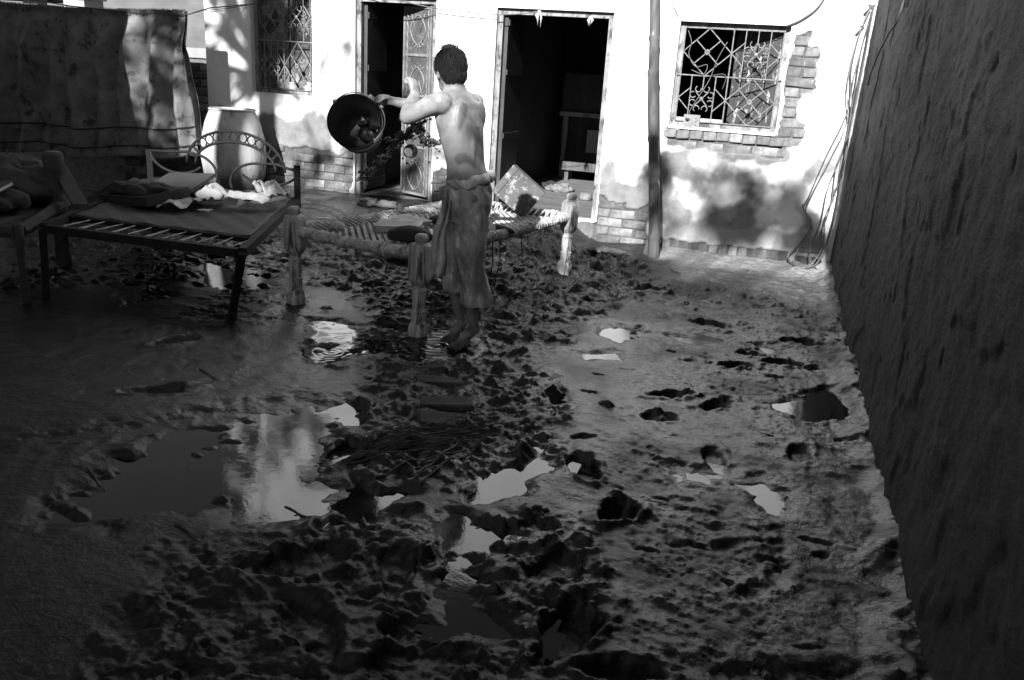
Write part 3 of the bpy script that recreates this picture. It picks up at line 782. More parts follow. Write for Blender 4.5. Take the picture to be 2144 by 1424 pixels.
# ================================================================== SIDE WALL (right)
SX = 0.628
sy = np.arange(0.2, 7.95, 0.014); sz = np.arange(-0.1, 3.02, 0.018)
SY, SZ = np.meshgrid(sy, sz, indexing='ij')
dx = 0.006 * fbm(SY * 8, SZ * 20, 4, 405) + 0.012 * fbm(SY * 3.5, SZ * 2.8, 5, 401) + 0.002 * fbm(SY * 14, SZ * 5, 3, 402) - 0.010 * sstep(0.12, 0.2, fbm(SY * 2.2, SZ * 1.5, 4, 409)) + 0.012 * fbm(SY * 0.8, SZ * 0.8, 2, 403)
pit = np.zeros(SY.shape)
for k in range(34):
    y, z = random.uniform(1.3, 7.5), random.uniform(0.5, 2.6); r = random.uniform(0.006, 0.024)
    pit += 0.02 * np.exp(-(((SY - y) / r) ** 2 + ((SZ - z) / (r * random.uniform(1, 2.5))) ** 2))
dx = dx - pit - 0.025 * sstep(0.35, 0.0, SZ + 0.15 * fbm(SY * 2, SZ * 2, 2, 404)) * -1 * 0.6
V = np.stack([SX - dx, SY, SZ], -1).reshape(-1, 3)
sw = thing('boundary_wall', 'tall dark weathered mud-plaster wall running along the right side of the courtyard', 'wall')
link('plaster_face', grid_mesh('plaster_face', V, len(sy), len(sz), 'side_wall', flip=True, attrs={'damp_shade': sstep(1.75, 0.45, SZ + 0.5 * fbm(SY * 1.3, SZ * 1.3, 4, 410) + 0.12 * fbm(SY * 9, SZ * 2, 3, 411))}), sw)  # darker downwards: some damp, mostly corner darkness put into the colour
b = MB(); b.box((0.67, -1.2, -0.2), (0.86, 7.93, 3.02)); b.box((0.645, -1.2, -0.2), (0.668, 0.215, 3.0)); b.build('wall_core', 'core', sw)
# bent wire hooked into that wall
b = MB(); b.tube([(0.6, 5.85, 2.1), (0.585, 5.85, 1.99), (0.58, 5.9, 1.95), (0.575, 6.1, 1.93), (0.57, 6.45, 1.83), (0.565, 6.7, 1.72), (0.57, 6.85, 1.69), (0.575, 6.92, 1.66), (0.575, 6.93, 1.6)], 0.007, 6)
tag(b.build('bent_wire', 'cable_dark', None, True), 'short bent black wire hooked into the dark side wall', 'wire')
b = MB(); b.tube([(0.6, 5.45, 2.2), (0.57, 5.46, 2.12), (0.575, 5.47, 2.02)], 0.012, 6)
tag(b.build('iron_hook', 'cable_dark', None, True), 'rusty dark iron hook high on the dark side wall', 'hook')

# ================================================================== WHAT STANDS OUTSIDE THE PICTURE AND SHADES IT
hb = thing('house', 'unseen four storey house far behind the viewpoint, sized and placed to shade the courtyard', 'house')  # unseen block, set far and narrow to cast the courtyard's shade
b = MB(); b.box((-6.6, -26, -0.13), (1.3, -18.05, 13.7)); b.build('wall', 'behind_wall', hb)
b = MB(); b.box((-6.8, -26.2, 13.702), (1.5, -18.0, 13.96)); b.build('roof', 'roof', hb)
for fl in range(4):
    for k in range(3):
        f_ = MB(); x_, z_ = -5.4 + 2.5 * k, 1.0 + 3.3 * fl; f_.box((x_, -18.046, z_), (x_ + 1.1, -18.0, z_ + 1.5)); f_.build('window', 'dark_paint', hb)

po = thing('sky_blocker', 'unseen flat porch over the viewpoint', 'sky_blocker')  # added roof, keeps sky light off the near ground
b = MB(); b.box((-4.85, -1.6, 2.6), (0.6, 1.25, 2.7)); b.build('roof', 'roof', po)
for x_, y_ in ((-4.75, -1.4), (-4.75, 0.9), (0.35, -1.4)):
    b = MB(); b.box((x_, y_, -0.13), (x_ + .14, y_ + .14, 2.598)); b.build('post', 'bark', po)
nh = thing('house', 'unseen house added close beyond the left edge to darken the left side', 'house')  # added block, cuts sky light and bright reflections at the left
b = MB(); b.box((-10.5, -1.2, -0.1), (-6.3, 5.55, 6.8)); b.build('wall', 'behind_wall', nh)
b = MB(); b.box((-10.6, -1.25, 6.802), (-5.92, 5.6, 6.95)); b.build('roof', 'roof', nh)  # eave drawn out so its shade falls on the carpet

def tree(name, label, base, trunk_r, fork, clumps, leaf=0.07, nleaf=34):
    t = thing(name, label, 'tree', 'trees shading the courtyard')
    tb = MB()
    tb.tube([base, (base[0] + .03, base[1], fork[2] * 0.35), (base[0] - .02, base[1] + .02, fork[2] * .7), fork], [trunk_r * 1.25, trunk_r, trunk_r * .95, trunk_r * .8], 10)
    for i, c in enumerate(clumps):
        if i % 3 == 0:
            m = (Vector(fork) + Vector(c)) / 2 + Vector((0, 0, 0.25))
            tb.tube([fork, m, c], [trunk_r * .28, trunk_r * .16, 0.012], 5)
    tb.build('trunk', 'bark', t, True)
    cb = MB()
    for c in clumps:
        s = random.uniform(0.7, 1.25)
        for k in range(int(nleaf * s)):
            d = Vector((random.gauss(0, 1), random.gauss(0, 1), random.gauss(0, .7))); d = d.normalized() * 0.17 * s * random.random() ** .45
            p = Vector(c) + d
            n = Vector((random.gauss(0, 1), random.gauss(0, 1), random.gauss(0, 1))).normalized(); u = n.orthogonal().normalized(); v = n.cross(u)
            l = leaf * random.uniform(.7, 1.3); w = l * .5
            cb.add([p - u * l, p + v * w, p + u * l, p - v * w], [(0, 1, 2, 3)])
    kind(cb.build('crown', 'leaf', t), 'stuff')
    return t
def at_wall(X, zw, y):            # a point at depth y whose shadow falls on the house wall at (X, zw)
    return (X - 0.012 * (y - 7.9), y, zw + (7.93 - y) * SUN_TAN)
random.seed(311)
cl1 = []
for k in range(330):
    X = random.uniform(-6.8, -3.7); zw = random.uniform(-0.1, 4.2)
    dens = 0.8 if X < -5.45 else (0.40 if X < -4.7 else 0.16)
    if zw < 1.15 and X > -5.75: dens *= 0.0 if X < -5.33 else 0.15
    if zw < 1.5 and -5.45 < X < -4.6: dens *= 0.7
    if zw > 2.3 and X > -5.5: dens *= 0.5
    if random.random() < dens: cl1.append(at_wall(X, zw, random.uniform(-4.5, -1.0)))
tree('shade_tree', 'leafy tree left of the viewpoint, its trunk shadow falling on the clay jar', (-5.11, 0.3, -0.1), 0.14, at_wall(-5.2, 1.3, 0.3), cl1)
random.seed(512)
cl2 = []
for k in range(200):
    X = random.uniform(-3.6, -0.9); zw = random.uniform(-1.35, -0.15)
    if -2.2 < X < -1.2 and -1.3 < zw < -0.25: continue
    if random.random() < 0.2: cl2.append(at_wall(X, zw, random.uniform(-4.2, -2.0)))
for k in range(64):
    X = random.uniform(-1.05, 0.6); zw = random.uniform(0.18, 0.8)
    if abs(X + 0.75) < 0.16 or random.random() < 0.25 + zw * .35: continue
    cl2.append(at_wall(X, zw, random.uniform(-9.0, -6.5)))
cl2 += [at_wall(-1.43, -.78, -2.5)]
for k in range(20):
    cl2.append(at_wall(random.uniform(-4.3, -3.0), random.uniform(-.2, .75), random.uniform(-3.6, -2.0)))
for k in range(34): cl2.append(at_wall(random.uniform(-1.38, -0.8), random.uniform(-1.0, -0.42), random.uniform(-3.6, -2)))
for k in range(16): cl2.append(at_wall(random.uniform(-1.0, 0.65), random.uniform(-1.3, -0.75), random.uniform(-4, -2)))
tree('shade_tree', 'broad leafy tree rising behind the house at the viewpoint', (-1.3, -6.2, -0.1), 0.2, (-1.3, -6.1, 5.2), cl2)

random.seed(77)
# beyond the courtyard, top left
bw = thing('brick_wall', 'low raw brick wall running off from the left corner of the house', 'wall')
b = MB(); b.box((-12, 7.99, -0.1), (-5.94, 8.2, 1.4)); b.build('wall_core', 'mortar', bw)
r = 0; z = 0.1
while z < 1.45:
    for k in range(5):
        x = -5.945 - BL / 2 - (BL + .012) * k - (0.115 if r % 2 else 0)
        dk = random.random() < .45
        o = put_brick(random.choice(BRD if dk else BR), x, z, bw, y=7.965, tilt=2, prot=.008)
        if r % 2 and k == 0: put_brick(random.choice(BRH), -5.945 - 0.05, z, bw, y=7.965, tilt=2, prot=.008)
    z += BH + 0.011; r += 1
fh = thing('far_house', 'pale sunlit house wall far beyond the brick wall at the top left', 'house')
b = MB(); b.box((-22, 20, -0.1), (-11.5, 20.4, 3.4)); b.build('wall', 'far_wall', fh)
b = MB(); b.box((-22, 19.94, 1.35), (-11.5, 19.998, 1.6)); b.build('wall_band', 'far_band', fh)
b = MB(); b.box((-22.1, 19.8, 3.402), (-11.4, 24, 3.55)); b.build('roof', 'roof', fh)
sh = thing('shed', 'dark low shed with a flat roof edge at the top left corner', 'shed')
b = MB(); b.box((-18, 13.8, -0.1), (-14.1, 15.5, 2.05)); b.build('wall', 'dark_paint', sh)
b = MB(); b.box((-18.1, 13.6, 2.052), (-13.95, 15.6, 2.2)); b.build('roof', 'roof', sh)
b = MB(); b.box((-18.0, 13.7, 2.32), (-14.3, 15.4, 2.5)); b.build('beam', 'roof', sh)
for xx in (-17, -15.8, -14.6):
    b = MB(); b.box((xx, 13.9, 2.2), (xx + 0.3, 14.2, 2.32)); b.build('brick', 'far_wall', sh)
gp = MB(); gp.box((-13.7, 14, -0.1), (-13.2, 14.5, 2.35)); gp.box((-13.75, 13.95, 2.35), (-13.15, 14.55, 2.43))
tag(gp.build('gate_pillar', 'far_pillar'), 'pale square pillar beside the dark shed at the top left', 'pillar')

# ================================================================== THINGS IN THE COURTYARD
# clay grain jar
jp = [(0.23, 0.0), (0.27, 0.06), (0.305, 0.2), (0.325, 0.4), (0.315, 0.58), (0.275, 0.76), (0.235, 0.87), (0.225, 0.9), (0.235, 0.915), (0.225, 0.925), (0.2, 0.915), (0.2, 0.86), (0.23, 0.7)]
def resample(prof, k=5):
    out = []
    for (a, b_), (c, d) in zip(prof[:-1], prof[1:]):
        for i in range(k): out.append((a + (c - a) * i / k, b_ + (d - b_) * i / k))
    return out + [prof[-1]]
jar = MB().lathe(resample(jp, 6), 40); jm = jar.mesh('grain_jar', 'jar_clay', True)
co = get_co(jm); nn = fbm(co[:, 0] * 6 + co[:, 1] * 3, co[:, 2] * 6, 3, 7)
rad = 1 + 0.012 * nn; co[:, 0] *= rad; co[:, 1] *= rad; set_co(jm, co)
at = jm.attributes.new('stain', 'FLOAT', 'POINT'); at.data.foreach_set('value', np.ascontiguousarray(sstep(0.36, 0.14, co[:, 2] + 0.12 * fbm(np.arctan2(co[:, 1], co[:, 0]) * 7, co[:, 2] * 2, 3, 3)), np.float32))
jo = link('grain_jar', jm, None, (-5.33, 7.5, 0.16)); jo.scale = (1, 1, .91); tag(jo, 'tall pale barrel-shaped clay jar with a mud stained foot against the house', 'jar')

# hanging carpet on a line
line = MB(); line.tube([(-9.0, 7.25, 2.1), (-8.0, 7.25, 1.97), (-7.0, 7.25, 1.885), (-6.3, 7.25, 1.855), (-5.6, 7.25, 1.865), (-5.62, 7.6, 1.95), (-5.4, 7.93, 2.02)], 0.006, 6)
tag(line.build('washing_line', 'cable_dark', None, True), 'thin dark line carrying the hanging carpet at the left', 'line')
NX, NZ = 130, 70
P = np.zeros((NX, NZ, 3))
for i in range(NX):
    u = i / (NX - 1); X = -8.9 + u * 3.25
    top = 1.885 + 0.05 * (1 - u) ** 2 * 4 * 0.25 - 0.03 * math.sin(u * 3.1) + 0.02 * u
    bot = 0.36 + 0.16 * u ** 3 + 0.02 * math.sin(u * 19)
    for j in range(NZ):
        v = j / (NZ - 1)
        z = top + (bot - top) * v
        P[i, j] = (X, 7.25, z)
U = np.linspace(0, 1, NX)[:, None] * np.ones((1, NZ)); Vv = np.ones((NX, 1)) * np.linspace(0, 1, NZ)[None, :]
fold = 0.07 * np.sin(U * 62 + 1.5 * Vv + 2 * fbm(U * 9, Vv * 1.0, 2, 5)) * (0.35 + 0.65 * sstep(0.2, 0.9, U)) + 0.11 * fbm(U * 13 + Vv * 2.2, Vv * 1.4, 3, 6)
fold += 0.05 * sstep(0.9, 1.0, U) * np.sin(U * 160)
P[:, :, 1] += fold * (0.25 + 0.75 * sstep(0, .25, Vv)) - 0.06 * Vv * np.sin(U * 5)
P[:, :, 0] += 0.03 * fbm(U * 12, Vv * 3, 2, 9) - 0.10 * Vv * (1 - U) * 0
P[:, :, 1] += 0.03 * np.cos(Vv * math.pi * .5) ** 8
cp = MB(); cp.sheet(P.tolist())
back = P.copy(); back[:, :, 1] += 0.09 - 0.06 * np.cos(Vv * math.pi * .5) ** 8; back[:, :, 2] += 0.1 * Vv
cp2 = MB(); cp2.sheet(back[:, :, :].tolist())
ct = thing('carpet', 'big dark patterned carpet hanging in folds over a line at the left', 'carpet')
for q, nm in ((cp, 'front_fall'), (cp2, 'back_fall')):
    o = q.build(nm, 'carpet', ct, True)
    s_ = o.modifiers.new('thick', 'SOLIDIFY'); s_.thickness = 0.008
# pattern bands woven in relief along the hem, and tassels at the top edge
for v0 in (0.80, 0.93):
    j = int(v0 * (NZ - 1)); pts = [(P[i, j, 0], P[i, j, 1] - 0.006, P[i, j, 2]) for i in range(0, NX)]
    MB().tube(pts, 0.007, 5).build('hem_band', 'black_cloth', ct)
fr = MB()
for i in range(0, NX):
    for s_ in range(4):
        p = P[i, 0]; x = p[0] + random.uniform(-.012, .012)
        fr.tube([(x, p[1] - 0.01, p[2] + 0.01), (x + random.uniform(-.01, .01), p[1] - 0.02, p[2] - random.uniform(.02, .07))], 0.0025, 4)
fo = fr.build('fringe', 'carpet', ct); kind(fo, 'stuff')

# bamboo pole leaning on the wall, split stake at its foot
base = Vector((-0.905, 7.41, gh(-.905, 7.41) - 0.03)); top = Vector((-1.27, 7.885, 2.62))
pts = []; rs = []
n = 90
for i in range(n + 1):
    t = i / n; p = base.lerp(top, t); p.x += 0.008 * math.sin(t * 9); pts.append(p)
    node = min(abs((t * 9.3 + 0.3) % 1.0), 1 - abs((t * 9.3 + .3) % 1.0))
    rs.append(0.052 - 0.012 * t + (0.009 if node < 0.045 else 0) - 0.002 * math.sin(t * 20))
tag(MB().tube(pts, rs, 14).build('bamboo_pole', 'bamboo', None, True), 'tall knotted bamboo pole leaning on the white wall between doorway and right window', 'pole')
b = MB(); b.loft([[(-1.02, 7.47, 0.0), (-0.93, 7.38, 0.0), (-0.9, 7.41, 0.0), (-0.99, 7.5, 0.0)], [(-0.995, 7.49, 0.16), (-0.93, 7.42, 0.16), (-0.91, 7.44, 0.16), (-0.97, 7.51, 0.16)], [(-0.965, 7.5, 0.34), (-0.945, 7.47, 0.34), (-0.93, 7.48, 0.34), (-0.95, 7.51, 0.34)]])
tag(b.build('split_stake', 'bamboo'), 'split flat stake standing at the foot of the bamboo pole', 'stake')

# cables hanging in the corner
pegs = []
for k, (x0, z0_) in enumerate(((0.53, 2.237), (0.495, 2.075))):
    b = MB(); b.tube([(x0, 7.80, z0_), (x0 + .05, 7.94, z0_ - 0.01)], 0.012, 8)
    tag(b.build('wall_peg', 'wood_pale'), ['upper', 'lower'][k] + ' of two short pegs in the white wall at the right corner', 'peg', 'wall pegs')
cables = [
    ([(0.56, 7.84, 2.24), (0.52, 7.85, 2.05), (0.5, 7.86, 1.75), (0.53, 7.86, 1.4), (0.42, 7.87, 1.0), (0.33, 7.87, 0.62), (0.30, 7.87, 0.55), (0.40, 7.86, 0.42), (0.36, 7.85, 0.28), (0.26, 7.84, 0.12), (0.27, 7.78, 0.05)], 'cable falling furthest from the corner with a kink halfway down'),
    ([(0.57, 7.84, 2.24), (0.50, 7.84, 1.95), (0.49, 7.85, 1.6), (0.54, 7.85, 1.3), (0.46, 7.85, 1.0), (0.36, 7.84, 0.68), (0.33, 7.84, .52), (0.41, 7.83, 0.38), (0.33, 7.83, 0.2), (0.30, 7.75, 0.06), (0.4, 7.66, 0.045)], 'cable running beside the kinked one, ending in mud'),
    ([(0.58, 7.83, 2.24), (0.55, 7.83, 1.9), (0.555, 7.82, 1.5), (0.55, 7.82, 1.1), (0.48, 7.82, .75), (0.47, 7.82, .45), (0.42, 7.8, .2), (0.45, 7.76, .07), (0.5, 7.68, .05)], 'cable hanging straight then bowing out near the ground'),
    ([(0.585, 7.82, 2.24), (0.575, 7.82, 1.8), (0.57, 7.81, 1.3), (0.56, 7.81, .8), (0.5, 7.8, .5), (0.52, 7.79, .25), (0.46, 7.76, .08), (0.36, 7.72, .045), (0.29, 7.76, .06)], 'cable lying closest to the dark wall then turning left at the ground'),
    ([(0.58, 7.8, 2.235), (0.58, 7.78, 1.7), (0.57, 7.78, 1.1), (0.575, 7.77, .6), (0.55, 7.76, .3), (0.5, 7.72, .1), (0.42, 7.68, .05), (0.3, 7.74, .05), (0.25, 7.8, .1), (0.3, 7.84, .18), (0.42, 7.84, .19), (0.52, 7.82, .2)], 'thick cable coiled into a loop at the foot of the corner'),
    ([(0.59, 7.83, 2.235), (0.56, 7.84, 2.0), (0.53, 7.84, 1.62), (0.57, 7.83, 1.25), (0.52, 7.83, .95), (0.53, 7.82, .6), (0.49, 7.81, .35), (0.54, 7.79, .12), (0.5, 7.74, .05)], 'cable weaving through the middle of the hanging bunch')]
def smooth_path(pts, k=6):
    P_ = [Vector(p) for p in pts]; out = []
    for i in range(len(P_) - 1):
        a, b_, c, d = P_[max(i - 1, 0)], P_[i], P_[i + 1], P_[min(i + 2, len(P_) - 1)]
        for j in range(k):
            t = j / k
            out.append(0.5 * ((2 * b_) + (c - a) * t + (2 * a - 5 * b_ + 4 * c - d) * t * t + (3 * b_ - a - 3 * c + d) * t ** 3))
    return out + [P_[-1]]
for k, (pts, lb) in enumerate(cables):
    tag(MB().tube(smooth_path(pts), 0.007 if 'thick' in lb else 0.0052, 6).build('hanging_cable', 'cable' if k % 2 == 0 else 'iron', None, True), lb + ', right corner', 'cable', 'cables hanging in the corner')

# cables and rag on the facade
for nm, pts, r, m, lb in (
    ('wall_cable', [(-5.9, 7.9, 1.94), (-5.4, 7.9, 2.01), (-4.6, 7.88, 2.2), (-4.2, 7.88, 2.3)], .004, 'cable_dark', 'thin cable slanting up across the left window head'),
    ('wall_cable', [(-4.2, 7.89, 2.2), (-3.7, 7.86, 2.12), (-3.28, 7.86, 2.06), (-2.9, 7.86, 2.035), (-2.69, 7.86, 2.03), (-2.45, 7.87, 2.045), (-2.28, 7.88, 2.075)], .005, 'cable', 'cable sagging above both doorways to the knotted rag'),
    ('wall_cable', [(-1.0, 7.9, 2.09), (-1.04, 7.905, 2.16), (-1.1, 7.91, 2.28), (-1.2, 7.91, 2.4)], .004, 'cable', 'thin cable rising from the upper left corner of the right window'),
    ('wall_cable', [(-0.07, 7.91, 2.05), (0.03, 7.9, 2.1), (0.14, 7.9, 2.19), (0.2, 7.9, 2.3), (0.23, 7.9, 2.42)], .008, 'cable', 'thick cable rising from the upper right corner of the right window')):
    tag(MB().tube(smooth_path(pts), r, 6).build(nm, m, None, True), lb, 'cable')
for x_, z_, l_, lb in ((-2.27, 2.07, 0.13, 'larger frayed rag knotted to the lintel of the right doorway'), (-1.78, 2.04, 0.07, 'smaller rag hanging from the lintel of the right doorway')):
    b = MB()
    for k in range(7):
        a = random.uniform(-.03, .03); ln = l_ * random.uniform(.5, 1.05)
        b.tube([(x_ + a * .3, 7.9, z_ + .01), (x_ + a, 7.89, z_ - ln * .4), (x_ + a * .4 + random.uniform(-.01, .01), 7.895, z_ - ln)], [0.009, 0.014, 0.002], 5, flat=.5)
    b.ell((x_, 7.895, z_), ((0.022, 0, 0), (0, 0.015, 0), (0, 0, 0.018)), 8, 6)
    tag(b.build('rag', 'cloth_pale', None, True), lb, 'rag')
# loose wires in the right window
for pts, lb in (([(-0.9, 7.955, 1.98), (-0.86, 7.95, 1.88), (-0.87, 7.95, 1.78), (-0.8, 7.95, 1.68), (-0.7, 7.95, 1.70), (-0.72, 7.95, 1.62), (-0.83, 7.95, 1.65)], 'thin wire looping behind the upper left of the right window bars'),
                ([(-0.55, 7.955, 1.9), (-0.62, 7.95, 1.74), (-0.66, 7.95, 1.58), (-0.74, 7.95, 1.42), (-0.8, 7.95, 1.3), (-0.79, 7.95, 1.25)], 'wire running down the right window to the switch board'),
                ([(-0.68, 7.955, 1.6), (-0.56, 7.95, 1.63), (-0.52, 7.95, 1.6), (-0.54, 7.95, 1.5)], 'short wire end with a dark plug in the middle of the right window')):
    tag(MB().tube(smooth_path(pts), 0.004, 6).build('loose_wire', 'cable_dark' if 'plug' in lb else 'cable', None, True), lb, 'wire')
sb = thing('switch_board', 'small pale switch board with socket and switches in the lower left of the right window', 'switch board')
b = MB(); b.box((-0.845, 7.925, 1.135), (-0.70, 7.96, 1.265)); b.build('plate', 'switch_plate', sb)
b = MB(); b.lathe([(0.018, 0), (0.018, 0.01), (0.009, 0.012)], 14, Matrix.Translation((-0.81, 7.924, 1.225)) @ Matrix.Rotation(math.radians(90), 4, 'X')); b.build('knob', 'black_plastic', sb)
for x_ in (-0.815, -0.775):
    b = MB(); b.box((x_ - .012, 7.915, 1.15), (x_ + .012, 7.924, 1.18)); b.build('switch', 'switch_plate', sb)
for (x_, z_) in ((-0.735, 1.235), (-0.722, 1.22), (-0.735, 1.205), (-0.735, 1.175), (-0.722, 1.16)):
    b = MB(); b.box((x_ - .004, 7.922, z_ - .004), (x_ + .004, 7.9245, z_ + .004)); b.build('socket_hole', 'black_plastic', sb)
# jars on the left window sill
for x_, h_, m_, lb in ((-4.95, .12, 'glass_jar', 'squat dusty glass jar on the left window sill'), (-4.77, .13, 'paper', 'small pale tin leaning on the left window sill')):
    b = MB(); b.lathe([(.04, 0), (.045, .01), (.045, h_ * .7), (.03, h_ * .82), (.034, h_ * .84), (.034, h_)], 16)
    o = b.build('sill_jar', m_, None, True, (x_, 8.03, 1.165)); tag(o, lb, 'jar')
    if 'tin' in lb: o.rotation_euler = (0, math.radians(14), 0)

# furniture inside the right-hand room
cb_ = thing('cabinet', 'dark open wooden cabinet standing inside the right doorway', 'cabinet')
b = MB(); b.box((-2.78, 11.1, 1.08), (-1.6, 11.5, 1.56)); b.build('upper_box', 'wood_dark', cb_)
b = MB(); b.box((-2.8, 11.05, 1.02), (-1.55, 11.5, 1.075)); b.build('shelf', 'wood_pale', cb_)
for x_ in (-2.78, -1.65):
    b = MB(); b.lathe([(.04, .22), (.045, .3), (.03, .5), (.045, .8), (.035, 1.02)], 10, Matrix.Translation((x_ + .05, 11.12, 0))); b.build('leg', 'wood_pale', cb_)
b = MB(); b.box((-2.78, 11.44, .22), (-1.6, 11.48, 1.02)); b.build('back_panel', 'wood_dark', cb_)
tr = MB()
for lo_, hi_ in (((-2.66, 10.7, .36), (-1.9, 10.73, .47)), ((-2.66, 11.0, .36), (-1.9, 11.03, .47)), ((-2.66, 10.731, .36), (-2.63, 10.999, .47)), ((-1.93, 10.731, .36), (-1.9, 10.999, .47)), ((-2.629, 10.731, .36), (-1.931, 10.999, .38))): tr.box(lo_, hi_)
for x_ in (-2.6, -2.0):
    for y_ in (10.75, 10.95): tr.box((x_, y_, .222), (x_ + .05, y_ + .05, .3595))
tag(tr.build('wooden_tray', 'bamboo'), 'empty shallow wooden tray on legs inside the right doorway', 'tray')
b = MB(); b.box((-2.46, 11.3, .55), (-2.1, 11.33, .85)); tag(b.build('sun_patch_board', 'plaster'), 'pale square board put in for a patch of sunlight inside the dark cabinet', 'board')  # pale colour stands in for sunlight falling into the cabinet
b = MB(); b.lathe([(.07, 0), (.075, .01), (.07, .06), (.05, .075), (.02, .08)], 14); o = b.build('bowl', 'sack_pale', None, True, (-1.95, 9.15, .225)); tag(o, 'small pale upturned bowl on the floor inside the right doorway', 'bowl')
# ------------------------------------------------------------------ rope bed
A_, B_, C_ = Vector((-2.84, 4.60, 0)), Vector((-1.90, 4.42, 0)), Vector((-1.47, 6.33, 0)); D_ = A_ + C_ - B_
chp = thing('rope_bed', 'pale wooden rope-strung bed with turned legs standing in the mud beside the man', 'bed')
sq = math.sqrt(2)
def leg_mesh(seed):
    b = MB()
    low = [(0.052, -0.06), (0.056, 0.0), (0.06, 0.05), (0.056, 0.085), (0.05, 0.1), (0.04, 0.12), (0.043, 0.17), (0.046, 0.185), (0.037, 0.19), (0.041, 0.24), (0.043, 0.30), (0.047, 0.31), (0.04, 0.32), (0.036, 0.335), (0.045, 0.35)]
    b.lathe(low, 14)
    c = [(0.045, .35), (0.062, .375), (0.066, .40), (0.066, .56), (0.058, .585), (0.03, .60)]
    b.lathe([(r * 1.12, z) for r, z in c], 8, phase=math.pi / 8)
    b.lathe([(0.026, .595), (0.04, .61), (0.042, .63), (0.03, .645), (0.01, .65)], 12)
    return b.mesh('leg', 'leg_wood', False)
lm_ = leg_mesh(1)
for k, q in enumerate((A_, B_, C_, D_)):
    o = link('leg', lm_, chp, (q.x, q.y, gh(q.x, q.y) - 0.02 if k != 3 else 0.0)); o.rotation_euler = (random.uniform(-.03, .03), random.uniform(-.03, .03), math.atan2((B_ - A_).y, (B_ - A_).x) + .2 * k)
ZR = 0.485
def wrapped(a, b_, r=0.034):
    a = a + Vector((0, 0, ZR)); b_ = b_ + Vector((0, 0, ZR)); L = (b_ - a).length; n = int(L / 0.0095); pts = []; rs = []
    for i in range(n + 1):
        t = i / n; p = a.lerp(b_, t); sag = -0.008 * math.sin(t * math.pi)
        pts.append(p + Vector((0, 0, sag + 0.003 * math.sin(i * 1.9))))
        rs.append(r + 0.0055 * (1 if (i // 2) % 2 else -1) * random.uniform(.4, 1.2) + (0.006 if random.random() < .06 else 0))
    return MB().tube(pts, rs, 10)
wrapped(A_, B_).build('rope_wrapped_rail', 'rope', chp); wrapped(B_, C_).build('rope_wrapped_rail', 'rope', chp)
wrapped(C_, D_).build('rope_wrapped_rail', 'rope', chp); wrapped(D_, A_).build('rope_wrapped_rail', 'rope', chp)
eu, ev = B_ - A_, C_ - B_
def on_bed(s, t, dz=0.0):
    sag = -0.03 * math.sin(math.pi * min(max(s, 0), 1)) * math.sin(math.pi * min(max(t, 0), 1))
    return A_ + eu * s + ev * t + Vector((0, 0, ZR + sag + dz))
wb = MB(); nA, nB = 30, 58
for i in range(nA):
    s = 0.13 + 0.85 * i / (nA - 1)
    P_ = [[], []]
    for j in range(nB * 2 + 1):
        t = 0.02 + 0.9 * j / (nB * 2); w = 0.0105
        dz = 0.005 * math.cos(math.pi * (j / 2 + i))
        for q, sg in ((0, -1), (1, 1)): P_[q].append(tuple(on_bed(s + sg * w / eu.length, t, dz + (random.random() - .5) * .003)))
    wb.sheet(P_)
for j in range(nB):
    t = 0.02 + 0.9 * (j + .5) / nB
    P_ = [[], []]
    for i in range(nA * 2 + 1):
        s = 0.13 + 0.85 * i / (nA * 2); w = 0.0095
        dz = -0.005 * math.cos(math.pi * (i / 2 + j))
        for q, sg in ((0, -1), (1, 1)): P_[q].append(tuple(on_bed(s, t + sg * w / ev.length, dz)))
    wb.sheet(P_)
kind(wb.build('rope_webbing', 'rope', chp), 'stuff')
for i in range(40):      # zigzag lacing along the far long rail
    t = 0.04 + 0.92 * i / 40
    MB().tube([on_bed(0.0, t, 0.03), on_bed(0.04, t + .006, 0.02), on_bed(0.125, t + .012, 0.0)], [0.006, 0.011, 0.006], 5).build('lacing', 'rope', chp)
for i in range(16):
    s = 0.1 + 0.85 * i / 16
    MB().tube([on_bed(s, 1.0, 0.03), on_bed(s + .01, .97, .02), on_bed(s + .02, .925, 0)], [0.006, 0.01, 0.006], 5).build('lacing', 'rope', chp)
for (s, t, l) in ((1.0, .28, .16), (1.0, .42, .3), (1.0, .47, .34), (1.0, .62, .2), (.5, 0, .1), (1.0, .33, .14), (.75, 0, .13), (1.0, .8, .25)):
    p = on_bed(s, t, -.02); MB().tube([p, p + Vector((.01, 0, -l * .5)), p + Vector((random.uniform(-.03, .03), .01, -l))], .004, 5).build('loose_cord', 'cable_dark', chp)

# things lying on the rope bed
def book(name, loc, sz_, rz, m, lb, tilt=(0, 0)):
    t = thing(name, lb, 'book', None, loc); w, d, h = sz_
    b = MB(); b.box((-w / 2, -d / 2, 0), (w / 2, d / 2, .004)); b.box((-w / 2, -d / 2, h - .004), (w / 2, d / 2, h)); b.box((-w / 2, -d / 2, .0045), (-w / 2 + .004, d / 2, h - .0045)); b.build('cover', m, t)
    b = MB(); b.box((-w / 2 + .005, -d / 2 + .006, .005), (w / 2 - .008, d / 2 - .006, h - .005)); b.build('pages', 'paper', t)
    t.rotation_euler = (tilt[0], tilt[1], rz); return t
p = on_bed(.42, .28, .02); book('book', p, (.3, .22, .045), .25, 'book_cover', 'thick closed book lying on the rope bed behind the near leg', (.05, -.03))
p = on_bed(.3, .42, .02); book('book', p, (.26, .19, .03), -.4, 'book_cover', 'thin book lying flat towards the far rail of the rope bed', (.0, .04))
p = on_bed(.62, .2, .015); book('book', p, (.22, .16, .02), .8, 'paper', 'pale open-edged notebook nearest the near leg of the rope bed', (.06, 0))
